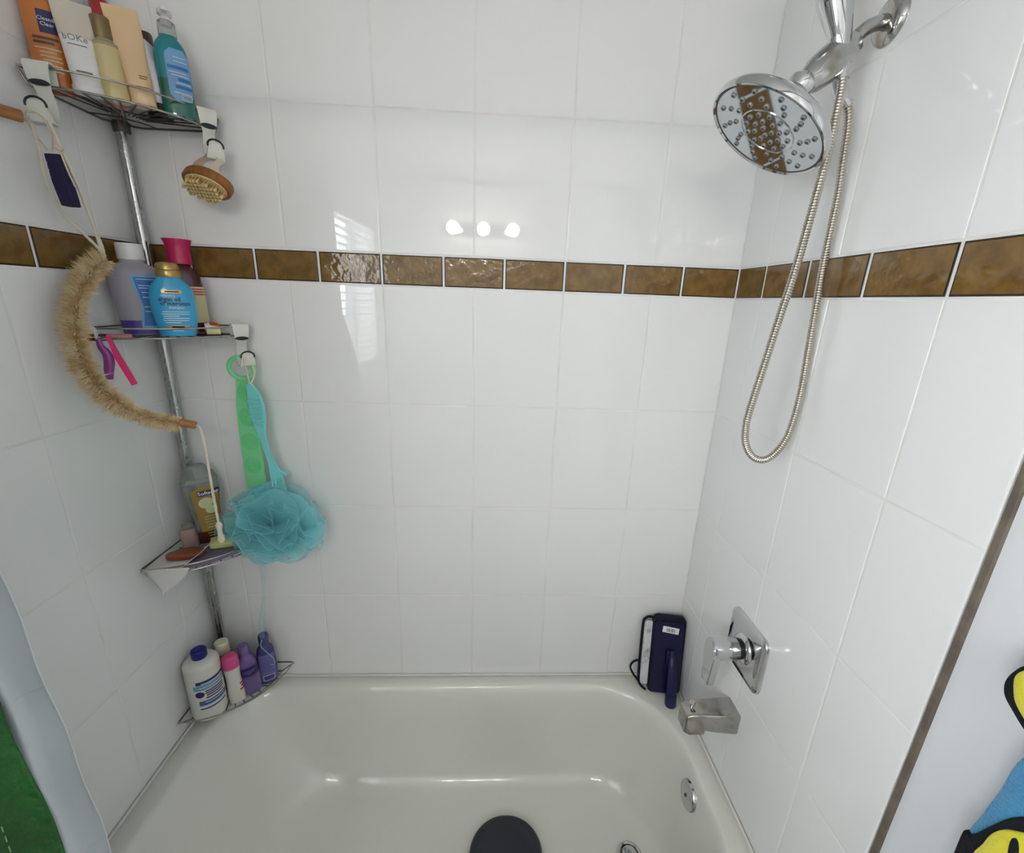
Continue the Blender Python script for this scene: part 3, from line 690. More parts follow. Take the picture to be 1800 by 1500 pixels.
b.patch(.112, .144, -.012, .022, .0015, wf=cir, mb=mb); b.patch(.096, .120, .0, .026, .0017, wf=cir, mb=mb); mb.build('flower_print', 'flower', lb, local=True)
b.patch(.116, .126, .016, .027, .0021, wf=cir).build('leaf_print', 'leaf', lb, local=True)
b.lines([(.088, -.004, .022), (.080, -.006, .020), (.072, -.006, .020), (.064, -.004, .016), (.056, -.004, .024), (.040, -.006, .024), (.032, -.004, .026), (.024, -.006, .022), (.016, -.004, .026)], .0016, .0020).build('label_lines', 'label_yellow', lb, local=True)

t = put('small_clear_bottle', 'small clear bottle of pinkish lotion in front of the body wash', 'bottle', .046, .101, ZS)
b = Bottle([(0, .017, .012), (.003, .018, .013), (.045, .018, .013), (.058, .017, .0125), (.062, .014, .011)], 2.6); b.body().build('bottle_body', 'pinky_liquid', t, local=True)
cyl([(.012, .062), (.0125, .063), (.0125, .072), (.011, .074)], 20).build('cap', 'clear_plastic', t, local=True)

t = thing('soap_sponge', 'lavender mat under the bars of soap on the lower shelf', 'soap mat', off(.13, .10, ZS))
def sector(r0, r1, a0, a1, z0, z1, mb, na=16):
    R = [arc(r0, z0, a0, a1, na)+list(reversed(arc(r1, z0, a0, a1, na))), arc(r0, z1, a0, a1, na)+list(reversed(arc(r1, z1, a0, a1, na)))]
    return mb.rings(R, True, True, True)
sector(.115, .2135, 8, 74, ZS, ZS+.012, MB()).build('mat_body', 'sponge_lavender', t)
def soap(name, label, a, b_, z, L_, w, h, rz, m, ty=0, tx=0, p=3.2):
    t = put(name, label, 'soap', a, b_, z, tx, ty, rz)
    R = []
    for k in range(-6, 7):
        v = k/6; zz = h/2*math.copysign(abs(v)**.8, v); s_ = max(.35, (1-abs(v)**3.5*.45)); n = 36; ring = []
        for q in range(n):
            th = 2*PI*q/n; c, sn = math.cos(th), math.sin(th); ring.append(Vector((L_/2*s_*math.copysign(abs(c)**(2/p), c), w/2*s_*math.copysign(abs(sn)**(2/p), sn), h/2+zz)))
        R.append(ring)
    MB().rings(R, True, True, True).build('bar', m, t, 60, local=True); return t
t = soap('lime_soap_bar', 'pale lime rectangular bar of soap on the lavender mat', .142, .094, ZS+.0125, .084, .050, .022, .40, 'soap_lime', p=6)
sbm = MB().box((0, 0, .0218), (.05, .02, .0016), .0006); sbm.build('stamp', 'soap_lime', t, local=True)
soap('brown_soap_bar', 'translucent brown oval bar of soap on the white tissue', .074, .162, ZS+.0150, .084, .046, .018, .30, 'soap_brown', p=2.2)
# tissue: part lies on the shelf, a corner hangs down over the front rail
t = thing('tissue', 'white tissue under the brown soap hanging over the shelf edge', 'tissue', off(.05, .17, ZS))
V = []; nu, nv = 14, 18
for j in range(nv+1):
    for i in range(nu+1):
        u, v = i/nu, j/nv
        a = .006+.108*u; bb = .125+.10*v; z = ZS+.0130+.0018*math.sin(9*u+5*v)
        if u > .8: z += (u-.8)*.09
        r = math.hypot(a, bb)
        V.append(off(a, bb, z))
F = [(j*(nu+1)+i, j*(nu+1)+i+1, (j+1)*(nu+1)+i+1, (j+1)*(nu+1)+i) for j in range(nv) for i in range(nu) if math.hypot(.108*(i+.5)/nu, .125+.10*(j+.5)/nv) < .226]
o = MB().add(V, F).build('flat_sheet', 'tissue', t, 60); md = o.modifiers.new('thick', 'SOLIDIFY'); md.thickness = .0012
V = []; n = 12
for j in range(n+1):
    v = j/n; w0 = 1-v**1.3
    for i in range(9):
        u = i/8; a = -.0+.012+(.100*u)*w0+.040*v; bb = .2235+.004*math.sin(6*u)*v + .004*v - .012*u*w0
        V.append(off(a, bb, ZS+.016-.066*v))
F = [(j*9+i, j*9+i+1, (j+1)*9+i+1, (j+1)*9+i) for j in range(n) for i in range(8)]
o = MB().add(V, F).build('hanging_corner', 'tissue', t, 60); md = o.modifiers.new('thick', 'SOLIDIFY'); md.thickness = .0012

# ---- bottom shelf
ZS = .4310
t = put('peroxide_bottle', 'large white bottle with a navy flip cap and blue label', 'bottle', .0485, .155, ZS, ty=RD(0), rz=.75)
b = Bottle([(0, .040, .040), (.004, .0425, .0425), (.02, .0435, .0435), (.1, .0435, .0435), (.165, .0435, .0435), (.176, .041, .041), (.184, .033, .033), (.188, .020, .020), (.190, .017, .017)], 2.0)
b.body().build('bottle_body', 'white_bottle', t, local=True)
cyl([(.0185, .189), (.0190, .190), (.0190, .210), (.017, .2125), (.006, .2135)], 28).build('cap', 'navy_cap', t, local=True)
lb = b.patch(.052, .138, -.030, .052, .0006).build('label', 'white_bottle', t, local=True)
b.patch(.128, .139, -.026, .050, .0010).build('label_band', 'label_navy', lb, local=True); b.patch(.110, .126, -.034, .050, .0010).build('label_band', 'label_teal', lb, local=True)
b.patch(.058, .074, -.026, .048, .0010).build('label_band', 'label_steel', lb, local=True)
b.patch(.086, .106, -.032, -.010, .0012, wf=cir).build('label_dot', 'label_navy', lb, local=True)
b.lines([(.102, -.008, .040), (.095, -.008, .040), (.088, -.006, .040), (.080, -.008, .038), (.045, -.026, .042)], .004, .0013).build('label_lines', 'label_navy', lb, local=True)
b.lines([(.130, -.014, .044), (.117, -.020, .044), (.067, -.012, .040)], .002, .0014).build('label_lines', 'text_white', lb, local=True)

t = put('pink_cap_bottle', 'slim white bottle with a pink flip cap on the bottom shelf', 'bottle', .1065, .120, ZS, ty=RD(-1))
b = Bottle([(0, .0185, .015), (.004, .0205, .0165), (.03, .021, .017), (.08, .0185, .016), (.118, .0205, .017), (.122, .020, .017)], 2.3); b.body().build('bottle_body', 'white_bottle', t, local=True)
b.lines([(.04, .010, .024), (.05, .014, .024), (.06, .012, .022)], .006, .0006).build('print', 'label_red', t, local=True)
b2 = Bottle([(.122, .0215, .018), (.124, .022, .0185), (.145, .0215, .018), (.156, .018, .016), (.160, .0165, .0145), (.162, .012, .011)], 2.2); b2.body().build('cap', 'pink_cap', t, local=True)

t = put('cream_cap_bottle', 'pale bottle with a cream cap behind the pink-capped bottle', 'bottle', .064, .080, ZS, ty=RD(-1))
b = Bottle([(0, .017, .017), (.004, .0185, .0185), (.12, .0185, .0185), (.138, .0175, .0175)], 2.0); b.body().build('bottle_body', 'pinky_liquid', t, local=True)
cyl([(.0175, .138), (.018, .139), (.018, .172), (.0165, .174)], 28).build('cap', 'cream_cap', t, local=True)

def purple(name, label, a, b_, body, band, rz=None, back=False, ty=0):
    t = put(name, label, 'bottle', a, b_, ZS, ty=ty, rz=rz)
    b = Bottle([(0, .022, .017), (.004, .0245, .019), (.04, .0265, .0205), (.09, .0260, .020), (.118, .0225, .0185), (.132, .0155, .014), (.137, .0128, .0125), (.139, .0128, .0125)], 2.2); b.body().build('bottle_body', body, t, local=True)
    c = MB().lathe([(.0138, .139), (.0142, .140), (.0142, .166), (.0125, .170), (.0001, .1705)], 24); c.box((0, -.010, .1665), (.011, .008, .005), .0015); c.build('cap', body, t, local=True)
    if not back:
        b.patch(.068, .100, -.034, .034, .0006).build('band', band, t, local=True)
        b.lines([(.086, -.016, .018), (.081, -.014, .014), (.076, -.004, .004)], .002, .0010).build('band_lines', 'label_violet', t, local=True)
        b.lines([(.058, -.020, .020), (.052, -.020, .018), (.044, -.020, .020), (.036, -.018, .020), (.028, -.018, .016), (.020, -.016, .018)], .0016, .0008).build('print_lines', 'label_violet', t, local=True)
    else:
        lb = b.patch(.012, .108, -.022, .022, .0006).build('back_label', band, t, local=True)
        b.lines([(.10-.006*k, -.019, .019-.006*(k % 3)) for k in range(10)], .0012, .0010).build('label_lines', 'indigo_bottle', lb, local=True)
        b.patch(.015, .034, -.015, .015, .0010).build('code_box', 'text_light', lb, local=True); b.patch(.0165, .0325, -.0135, .0135, .0013).build('code_fill', 'indigo_bottle', lb, local=True)
purple('purple_bottle', 'purple bottle with a dark banded label on the bottom shelf', .134, .086, 'purple_bottle', 'purple_dark', ty=RD(-3))
purple('indigo_bottle', 'indigo bottle turned to its back label under the netting tail', .164, .048, 'indigo_bottle', 'label_violet', back=True)

# ------------------------------------------------------------------ HOOKS
def hook(label, loc, rz):
    """local: rail along x at the origin, outward is -y"""
    t = thing('rail_hook', label, 'hook', loc, (0, 0, rz), 'white plastic hooks on the caddy rails')
    P = [(0, .0085, -.026), (0, .0085, -.002), (0, .007, .003), (0, .0, .0042), (0, -.007, .003), (0, -.010, -.003), (0, -.009, -.022), (0, -.002, -.036), (0, .004, -.048), (0, .002, -.064), (0, -.006, -.080), (0, -.014, -.088), (0, -.024, -.086), (0, -.030, -.074), (0, -.030, -.058)]
    P = [(x, y*1.12, z*1.08) for x, y, z in P]
    wv = [.036, .036, .036, .036, .036, .036, .031, .022, .023, .026, .031, .033, .034, .031, .020]
    MB().ribbon(P, wv, .0032, (1, 0, 0)).build('hook_body', 'hook_white', t, 40, local=True)
    R = [[Vector((.0145*q*math.cos(2*PI*k/20), y-.001, -.029+.0045*q*math.sin(2*PI*k/20))) for k in range(20)] for q, y in ((1, -.0068), (1, -.0115), (.8, -.0125))]
    MB().rings(R, True, True, True).build('grip_pad', 'hook_pad', t, 40, local=True)
    MB().tube([(.0150*math.cos(RD(a)), -.0365, -.071+.0125*math.sin(RD(a))) for a in range(-10, 191, 20)], .0018, 8).build('lip_pad', 'hook_pad', t, 40, local=True)
    return t
hook('white hook on the top rail by the left wall holding ropes', off(.043, .2215, 1.9575), .25)
hook('white hook on the top rail holding the wooden massage brush', off(.2185, .046, 1.9575), .78)
hook('white hook on the middle rail holding the green and teal scrubbers', off(.2195, .038, 1.5105), .78)
t = thing('rail_clip', 'small white clip on the middle rail above the purple razor', 'clip', off(.020, .221, 1.509))
MB().ribbon(catmull([(XL+.004, -.215, 1.508), (XL+.010, -.226, 1.515), (XL+.022, -.228, 1.514), (XL+.032, -.224, 1.506), (XL+.033, -.222, 1.492)], 4), .010, .003, (0, .6, .8)).build('clip_body', 'hook_white', t)

# ------------------------------------------------------------------ ROPES, STRAP, BRUSHES
def rope(mb, P, r=.0024, n=7, k=8):
    P = catmull(P, k); return mb.tube(P, [r*(1+.10*math.sin(i*2.2)) for i in range(len(P))], n)
st = thing('sisal_strap', 'shaggy sisal back scrubber strap with wooden grips and rope loops', 'back scrubber', (XL+.03, -.22, 1.50))
sp_ = [(XL+.050, -.186, 1.640), (XL+.044, -.205, 1.622), (XL+.040, -.236, 1.590), (XL+.040, -.262, 1.548), (XL+.042, -.276, 1.500), (XL+.047, -.280, 1.450), (XL+.058, -.275, 1.404), (XL+.082, -.262, 1.362), (XL+.112, -.246, 1.334), (XL+.142, -.234, 1.322), (XL+.166, -.226, 1.3145)]
sc = catmull(sp_, 10)
MB().tube(sc, .0050, 10).build('core', 'sisal_core', st)
SIDE = 1
fm = MB(); rng = random.Random(3); NP = len(sc)
for q in range(9000):
    f = rng.random()*(NP-1.001); i = int(f); p = sc[i].lerp(sc[i+1], f-i); tn = (sc[i+1]-sc[i]).normalized()
    u = tn.cross(Vector((.55, -.80, .1))).normalized(); w = u.cross(tn)      # u lies across the strap
    side = 1 if rng.random() < .5 else -1
    phi = rng.gauss(0, .95); d = (u*(side*math.cos(phi))+w*math.sin(phi)+tn*rng.gauss(-.05, .28)).normalized()
    ln = (.024+.011*rng.random())*(1 if f < NP*.72 else .74)*(1-.35*abs(math.sin(phi)))*(1.12 if side*SIDE > 0 else .72)
    if f < 6 or f > NP-7: d = (d+tn*(-.5 if f < 6 else .2)).normalized()
    a = p+d*.003; m1 = p+d*ln*.6+Vector((0, 0, -.001)); c = p+d*ln+Vector((rng.gauss(0, .0016), rng.gauss(0, .0016), rng.gauss(-.001, .0016)))
    s_ = d.cross(Vector((rng.random()-.5, rng.random()-.5, rng.random()-.5))).normalized()*.0007
    fm.add([a-s_, a+s_, m1+s_, m1-s_, c], [(0, 1, 2, 3), (3, 2, 4)])
tag(fm.build('fibres', 'sisal', st, 0), kind='stuff')
gd = (sc[-1]-sc[-4]).normalized(); g0 = sc[-1]+gd*.001; g1 = g0+gd*.030
MB().tube([g0, g0+gd*.002, g1-gd*.002, g1], [.0075, .0085, .0085, .0075], 18).build('wooden_grip', 'wood', st)
m_ = MB(); rope(m_, [g1, g1+Vector((.008, -.002, -.006)), g1+Vector((.012, -.002, -.03)), g1+Vector((.012, -.002, -.10)), g1+Vector((.012, -.003, -.19)), g1+Vector((.013, -.003, -.262))], .0026)
rope(m_, [g1, g1+Vector((.010, -.004, -.004)), g1+Vector((.015, -.006, -.03)), g1+Vector((.0145, -.006, -.10)), g1+Vector((.014, -.005, -.19)), g1+Vector((.013, -.004, -.262))], .0026)
m_.tube([g1+Vector((.013, -.0035, -.235)), g1+Vector((.013, -.0035, -.243)), g1+Vector((.013, -.0035, -.255)), g1+Vector((.013, -.0035, -.262)), g1+Vector((.013, -.0035, -.280)), g1+Vector((.013, -.0035, -.288))], [.004, .0075, .0055, .005, .0078, .005], 12)
m_.build('tail_rope', 'rope', st)
m_ = MB(); HK = off(.045, .245, 1.872)
rope(m_, [HK+Vector((-.012, -.006, -.012)), off(.034, .250, 1.82), off(.032, .248, 1.77), off(.034, .235, 1.722), off(.046, .212, 1.688), off(.052, .190, 1.660), off(.050, .186, 1.640)], .0028)
rope(m_, [HK+Vector((.014, -.002, -.006)), off(.064, .238, 1.82), off(.064, .220, 1.76), off(.060, .202, 1.70), off(.054, .190, 1.665), off(.050, .186, 1.642)], .0028)
rope(m_, [HK+Vector((-.020, -.006, -.010)), HK+Vector((-.008, -.012, .004)), HK+Vector((.006, -.010, .004)), HK+Vector((.014, -.002, -.006))], .0028)
rope(m_, [off(.056, .194, 1.690), off(.056, .188, 1.665), off(.052, .184, 1.640)], .0030)
m_.build('hanging_rope', 'rope', st)
t = thing('wooden_toggle', 'short wooden dowel with a rope tail held by the hook by the left wall', 'dowel', off(.022, .268, 1.868))
d0, d1 = off(.030, .262, 1.866), off(.012, .286, 1.868)
MB().tube([d0, d0.lerp(d1, .08), d0.lerp(d1, .92), d1], [.0085, .0098, .0098, .0082], 18).build('dowel', 'wood', t)
m_ = MB(); rope(m_, [d1, off(.009, .296, 1.870), off(.006, .306, 1.878), off(.008, .316, 1.874), off(.010, .312, 1.866), off(.007, .300, 1.870), off(.006, .312, 1.884), off(.010, .330, 1.888)], .0030); m_.build('rope_tail', 'rope', t)
t = thing('nail_brush', 'dark navy ribbed scrubber hanging on a thin cord by the left wall', 'scrubber', off(.040, .236, 1.825))
V = []
c0 = off(.050, .2365, 1.774)
R = []
for k, (zz, w, dx) in enumerate(((.042, .030, -.004), (.041, .034, -.004), (.030, .034, -.003), (.028, .031, -.003), (.026, .034, -.002), (.018, .034, -.002), (.016, .031, -.001), (.014, .034, -.001), (.006, .035, .0), (.004, .032, .0), (.002, .035, .0), (-.012, .034, .003), (-.030, .032, .008), (-.041, .030, .010), (-.042, .026, .010))):
    R.append([c0+Vector((p.x*.8+dx*.5, p.y, zz)) for p in rrect(-w/2, w/2, -.009, .009, (.004,)*4, 0, 3, 2)])
MB().rings(R, True, True, True).build('pad', 'navy_foam', t, 30)
m_ = MB(); rope(m_, [off(.038, .238, 1.822), off(.030, .250, 1.85), off(.034, .262, 1.872)], .0012, 6); rope(m_, [off(.046, .238, 1.822), off(.058, .246, 1.845), off(.056, .252, 1.868)], .0012, 6)
rope(m_, [off(.062, .246, 1.848), off(.066, .242, 1.80), off(.070, .236, 1.765)], .0016, 6); m_.tube([off(.060, .246, 1.828), off(.068, .244, 1.822)], [.005, .004], 8)
m_.build('cord', 'strap_cloth', t)
# oval wooden massage brush
mc = off(.220, .080, 1.8115)
mbx = thing('massage_brush', 'oval wooden massage brush with blunt bristles hanging by its strap', 'brush', mc)
nrm = Vector((-.30, -.52, -.80)).normalized(); ux = Vector((.93, -.36, -.12)); ux = (ux-nrm*ux.dot(nrm)).normalized(); uy = nrm.cross(ux)
def oval(a, b_, h, n=40): return [mc+ux*(a*math.cos(2*PI*k/n))+uy*(b_*math.sin(2*PI*k/n))+nrm*h for k in range(n)]
MB().rings([oval(.050, .030, -.013), oval(.0565, .036, -.012), oval(.059, .038, -.008), oval(.059, .038, .004), oval(.0565, .036, .0065), oval(.048, .029, .0065)], True, True, True).build('wooden_back', 'wood_dark', mbx, 40)
MB().rings([oval(.051, .031, .006), oval(.050, .030, .009), oval(.040, .022, .0105)], True, False, True).build('rubber_base', 'bristle_pad', mbx, 40)
bs = None
for i in range(-5, 6):
    for j in range(-3, 4):
        x, y = i*.0098+(.0049 if j % 2 else 0), j*.0090
        if (x/.048)**2+(y/.0285)**2 > 1: continue
        loc = mc+ux*x+uy*y+nrm*.009
        if bs is None:
            bs = MB().lathe([(.0019, 0), (.0019, .009), (.0032, .0105), (.0037, .0132), (.0027, .0162), (.0004, .0172)], 8, axisM((0, 0, 0), nrm)).build('bristle', 'bristle', mbx, local=True); o = bs
        else: o = bs.copy(); COL.objects.link(o); o.parent = mbx
        o.location = loc-mc
hk = off(.2335, .062, 1.871)
P = catmull([mc-ux*.026-nrm*.006-uy*.006, mc-ux*.026-nrm*.016-uy*.004, mc-ux*.022+Vector((0, 0, .034)), hk+Vector((-.013, -.002, -.004)), hk+Vector((0, 0, .003)), hk+Vector((.011, .002, -.008)), mc+ux*.022+Vector((0, .004, .034)), mc+ux*.024-nrm*.016, mc+ux*.024-nrm*.006], 5)
MB().ribbon(P, .020, .0016, (.40, .92, .0)).build('strap', 'strap_cloth', mbx, 40)

# green silicone scrubber, teal back scratcher, net pouf on the middle hook
gc = off(.2285, .052, 1.385)
gs = thing('silicone_scrubber', 'long green silicone bath scrubber strap with a ring handle', 'scrubber', off(.225, .045, 1.10))
V = []; n = 24
def gpt(v, u, dz=0):                        # v 0 top .. 1 bottom, u -1..1
    w = .0215+.008*min(1, v*5); c = off(.217-.010*v+.004*v*v, .040+.006*math.sin(3*v), 1.385-.345*v); return c+Vector((u*w, u*w*-.25, 0))+Vector((-.2, -.97, 0))*dz
R = [[gpt(i/n, -1, 0), gpt(i/n, -1, .004), gpt(i/n, 1, .004), gpt(i/n, 1, 0)] for i in range(n+1)]
MB().rings(R, True, True, True).build('strap', 'green_silicone', gs, 30)
rc = off(.214, .040, 1.4085)
MB().tube([rc+Vector((.030*math.cos(2*PI*k/40), -.004, .027*math.sin(2*PI*k/40))) for k in range(40)], .0058, 10, flat=.8, closed=True).build('ring_handle', 'green_silicone', gs)
for k, v in enumerate((.11, .30, .49, .68)):
    m_ = MB()
    for q in range(5):
        r = .004+q*.0046
        m_.tube([gpt(v+r*math.sin(2*PI*i/30)/.345, r*math.cos(2*PI*i/30)/.0295, .0042) for i in range(30)], .0009, 5, closed=True)
    m_.build('nub_disc', 'green_nub', gs)
bsx = thing('back_scratcher', 'transparent teal plastic back scratcher with comb slots and a small hand', 'back scratcher', off(.25, .058, 1.09))
def sc_pt(x, z, y=0): return off(.2375+x, .062-y, z)
A0, A1 = Vector((0, 0, 1.366)), None
path = [(.000, 1.372, .007), (.004, 1.360, .013), (.008, 1.340, .0185), (.010, 1.315, .0215), (.011, 1.290, .0205), (.012, 1.265, .0155), (.014, 1.240, .0105), (.020, 1.205, .0078), (.028, 1.170, .0088), (.033, 1.150, .0125), (.036, 1.138, .0175), (.038, 1.126, .0185), (.039, 1.120, .017)]
R = [[sc_pt(x-w, z, 0), sc_pt(x-w*.8, z, -.004), sc_pt(x+w*.8, z, -.004), sc_pt(x+w, z, 0), sc_pt(x+w*.8, z, .003), sc_pt(x-w*.8, z, .003)] for x, z, w in path]
MB().rings(R, True, True, True).build('handle', 'teal_clear', bsx, 40)
for k in range(8): MB().tube([sc_pt(-.006, 1.338-k*.0098, -.006), sc_pt(.022-.002*(k > 5), 1.334-k*.0098, -.006)], .0022, 8).build('comb_rib', 'teal_clear', bsx)
for k in range(4): MB().tube([sc_pt(.024+k*.0092, 1.124, 0), sc_pt(.026+k*.0090, 1.105, -.002), sc_pt(.028+k*.0086, 1.088, -.007)], [.0038, .0038, .0028], 10).build('finger', 'teal_clear', bsx)
MB().tube([sc_pt(.047, 1.140, 0), sc_pt(.058, 1.134, -.001), sc_pt(.066, 1.130, -.003)], [.0045, .004, .003], 10).build('thumb', 'teal_clear', bsx)
hm_ = off(.2385, .058, 1.4250)
m_ = MB(); rope(m_, [sc_pt(.002, 1.368, -.001), sc_pt(-.006, 1.395, .010), hm_+Vector((-.001, -.012, .006)), hm_+Vector((.004, -.002, .009)), hm_+Vector((.006, .006, -.004)), sc_pt(.010, 1.395, .012), sc_pt(.003, 1.369, -.001)], .0020); m_.build('cord', 'rope', bsx)
# net pouf
pc = off(.262, .092, .995)
pf = thing('mesh_pouf', 'teal net bath pouf hanging below the back scratcher with a net tail', 'pouf', pc)
rng = random.Random(11); nm = MB(); em = MB()
NPT = 46
for k in range(NPT):
    zz = 1-2*(k+.5)/NPT; ph = k*2.39996; d = Vector((math.sqrt(1-zz*zz)*math.cos(ph), math.sqrt(1-zz*zz)*math.sin(ph), zz))
    d = (d+Vector((rng.gauss(0, .2), rng.gauss(0, .2), rng.gauss(0, .2)))).normalized()
    u = d.cross(Vector((rng.gauss(0, 1), rng.gauss(0, 1), rng.gauss(0, 1)))).normalized(); w = d.cross(u)
    nu, nv = 22, 6; V = []; edge = []; p0 = rng.random()*6; fr = rng.uniform(3.0, 5.5); am = rng.uniform(.2, .42); sz = rng.uniform(.72, 1.16)
    for j in range(nv+1):
        v = j/nv
        for i in range(nu+1):
            s_ = 2*i/nu-1; fi = s_*rng_a if False else s_*1.05
            rad_ = (.18+.82*v)*sz*(1+.05*math.sin(5*s_+p0))
            p = d*(math.cos(fi)*rad_)+u*(math.sin(fi)*rad_)+w*(am*v**1.4*math.sin(fr*s_+p0)+.06*v*math.sin(11*s_+p0*2))
            P_ = pc+Vector((p.x*.116, p.y*.074, p.z*.108)); P_.y = min(P_.y, -.004)
            V.append(P_)
            if j == nv: edge.append(P_)
    nm.add(V, [(j*(nu+1)+i, j*(nu+1)+i+1, (j+1)*(nu+1)+i+1, (j+1)*(nu+1)+i) for j in range(nv) for i in range(nu)])
    em.tube(edge, .0006, 4, cap=False)
tag(nm.build('netting', 'mesh_net', pf, 80), kind='stuff'); tag(em.build('net_hem', 'net_edge', pf, 80), kind='stuff')
V = []; n = 26
for i in range(n+1):
    v = i/n; c = off(.206+.006*math.sin(5*v)-.026*v, .066+.004*v, .905-.30*v); w = .009+.003*math.sin(9*v)-.003*v
    V += [c+Vector((-w, 0, 0)), c+Vector((-w*.3, -.005, 0)), c+Vector((w*.4, .003, 0)), c+Vector((w, -.002, 0))]
nt_ = MB().add(V, [(i*4+j, i*4+j+1, i*4+j+5, i*4+j+4) for i in range(n) for j in range(3)]); nt_.build('net_tail', 'net_tail', pf, 80)
m_ = MB(); rope(m_, [off(.172, .070, .60), off(.168, .072, .580), off(.182, .074, .56), off(.196, .072, .54), off(.200, .07, .515), off(.188, .068, .505)], .0013, 6); m_.build('tail_cord', 'net_edge', pf)
m_ = MB(); rope(m_, [sc_pt(.036, 1.100, -.008), sc_pt(.038, 1.09, -.014), pc+Vector((.01, -.02, .07))], .0014, 6); m_.build('loop_cord', 'rope', pf)

# ------------------------------------------------------------------ NAVY SCRUBBER IN THE CORNER
ns = thing('hand_scrubber', 'navy blue hand scrubber with a bound pad leaning in the tub corner', 'scrubber', (.610, -.075, .400), (RD(-11), 0, RD(-9)))
def brd(x0, x1, z0, z1, y0, y1, r, bev=.002):
    f = lambda ins, y: [Vector((p.x, y, p.y)) for p in rrect(x0+ins, x1-ins, z0+ins, z1-ins, (r-ins,)*4, 0, 6, 3)]
    return MB().rings([f(bev, y0), f(0, y0+bev), f(0, y1-bev), f(bev, y1)], True, True, True)
brd(-.040, .062, .002, .262, -.012, .006, .018).build('pad_edge', 'navy_cloth', ns, 30, local=True)
brd(-.034, .056, .010, .246, -.020, -.010, .014, .003).build('plate', 'navy', ns, 30, local=True)
brd(-.064, -.036, .022, .238, -.006, .002, .010).build('white_pad', 'pad_white', ns, 30, local=True)
bd = [(-.036, -.004, .250), (-.052, -.004, .252), (-.064, -.004, .244), (-.069, -.004, .228), (-.070, -.004, .12), (-.068, -.004, .04), (-.060, -.004, .018), (-.044, -.004, .004)]
MB().tube(catmull(bd, 5), .0042, 8).build('binding', 'navy_cloth', ns, local=True)
MB().ribbon(catmull([(-.068, -.005, .104), (-.086, -.006, .098), (-.096, -.006, .085), (-.096, -.006, .070), (-.082, -.006, .048), (-.064, -.005, .026)], 3), .004, .006, (0, 1, 0)).build('hanging_loop', 'navy_cloth', ns, local=True)
MB().tube([(.022, -.026, .155), (.021, -.040, .140), (.023, -.046, .10), (.026, -.048, .03), (.026, -.048, .028), (.027, -.048, -.006), (.027, -.048, -.012)], [.008, .0105, .0125, .0145, .0175, .0175, .015], 18).build('handle', 'navy_light', ns, local=True)
MB().box((.014, -.024, .135), (.018, .016, .045), .004).build('handle_stem', 'navy', ns, local=True)
stk = MB().box((.014, -.0206, .222), (.050, .001, .020), .0003, Matrix.Rotation(RD(6), 3, 'Y')).build('sticker', 'sticker', ns, local=True)
m_ = MB()
for k, (wd_) in enumerate((.0016, .0008, .002, .0008, .0014, .0022, .0008, .0016)): m_.box((.002+k*.0034, -.0213, .2225-k*.0003), (wd_, .0006, .012))
m_.build('barcode', 'ink', stk, local=True)

# ------------------------------------------------------------------ SHOWER CURTAINS AND ROD
rod = thing('curtain_rod', 'chrome shower curtain rod across the tub', 'curtain rod', (XL, -.715, 2.02))
MB().tube([(XL+.002, -.715, 2.02), (XR-.002, -.715, 2.02)], .0125, 20).build('rod', 'chrome', rod)
for x, s_ in ((XL+.001, 1), (XR-.001, -1)): MB().lathe([(.030, 0), (.030, .004), (.020, .010), (.0135, .014)], 24, axisM((x, -.715, 2.02), (s_, 0, 0))).build('rod_flange', 'chrome', rod)
def curtain(name, label, m, f, z0, z1, nx, nz, rings_=7):
    t = thing(name, label, 'shower curtain', (XL+.15, -.70, z0))
    V = [Vector(f(i/nx, j/nz)) for j in range(nz+1) for i in range(nx+1)]
    o = MB().add(V, [(j*(nx+1)+i, j*(nx+1)+i+1, (j+1)*(nx+1)+i+1, (j+1)*(nx+1)+i) for j in range(nz) for i in range(nx)]).build('cloth', m, t, 80)
    md = o.modifiers.new('thick', 'SOLIDIFY'); md.thickness = .0012
    for k in range(rings_):
        p = Vector(f((k+.5)/rings_, 1)); p.y = -.715
        MB().tube([(p.x, -.715+.019*math.cos(2*PI*q/20), 2.012+.022*math.sin(2*PI*q/20)) for q in range(20)], .0016, 6, closed=True).build('curtain_ring', 'chrome', t)
    return t
def lin_f(u, v):
    z = .34+1.655*v; x1 = -.545-.020*v+.002*math.sin(z*9); x0 = XL+.020
    fold = u*5.0*PI; amp = .018*(1-.3*v)
    x = x0+(x1-x0)*u+.010*math.sin(2*fold+1.0)*min(1, (1-u)*6); y = -.686+amp*math.cos(fold+PI)*(.8+.2*math.sin(7*u+2*z))-.012*v
    return (x, y+.002*math.sin(z*31+u*9), z)
lt = curtain('curtain_liner', 'pale blue-grey curtain liner gathered at the left wall', 'liner', lin_f, .34, 2.0, 130, 44)
m_ = MB(); 
for zz in (.74, 1.055): m_.tube([Vector(lin_f(u/40, (zz-.34)/1.655))+Vector((.0005, -.0016, .004*math.sin(u*.5))) for u in range(30, 41)], .0010, 5)
m_.build('hem_seam', 'text_white', lt)
def gr_f(u, v):
    z = .12+1.875*v; q = min(1, max(0, (z-1.15)/.65)); x1 = -.511-.118*q*q*(3-2*q)+.003*math.sin(z*9+1); x0 = XL+.012
    fold = u*4.0*PI; amp = .020*(1-.3*v)
    return (x0+(x1-x0)*u+.006*math.sin(2*fold), -.792+amp*math.cos(fold)+.030*v+.004*math.sin(z*17+u*5), z)
gt = curtain('green_curtain', 'dark green outer shower curtain with stitched hem at the left wall', 'green_cloth', gr_f, .12, 2.0, 110, 40)
m_ = MB()
for k in range(90):
    v = .05+.8*k/90; p = Vector(gr_f(.86, v)); q = Vector(gr_f(.86, v+.005)); m_.tube([p+Vector((0, -.0014, 0)), q+Vector((0, -.0014, 0))], .0007, 4)
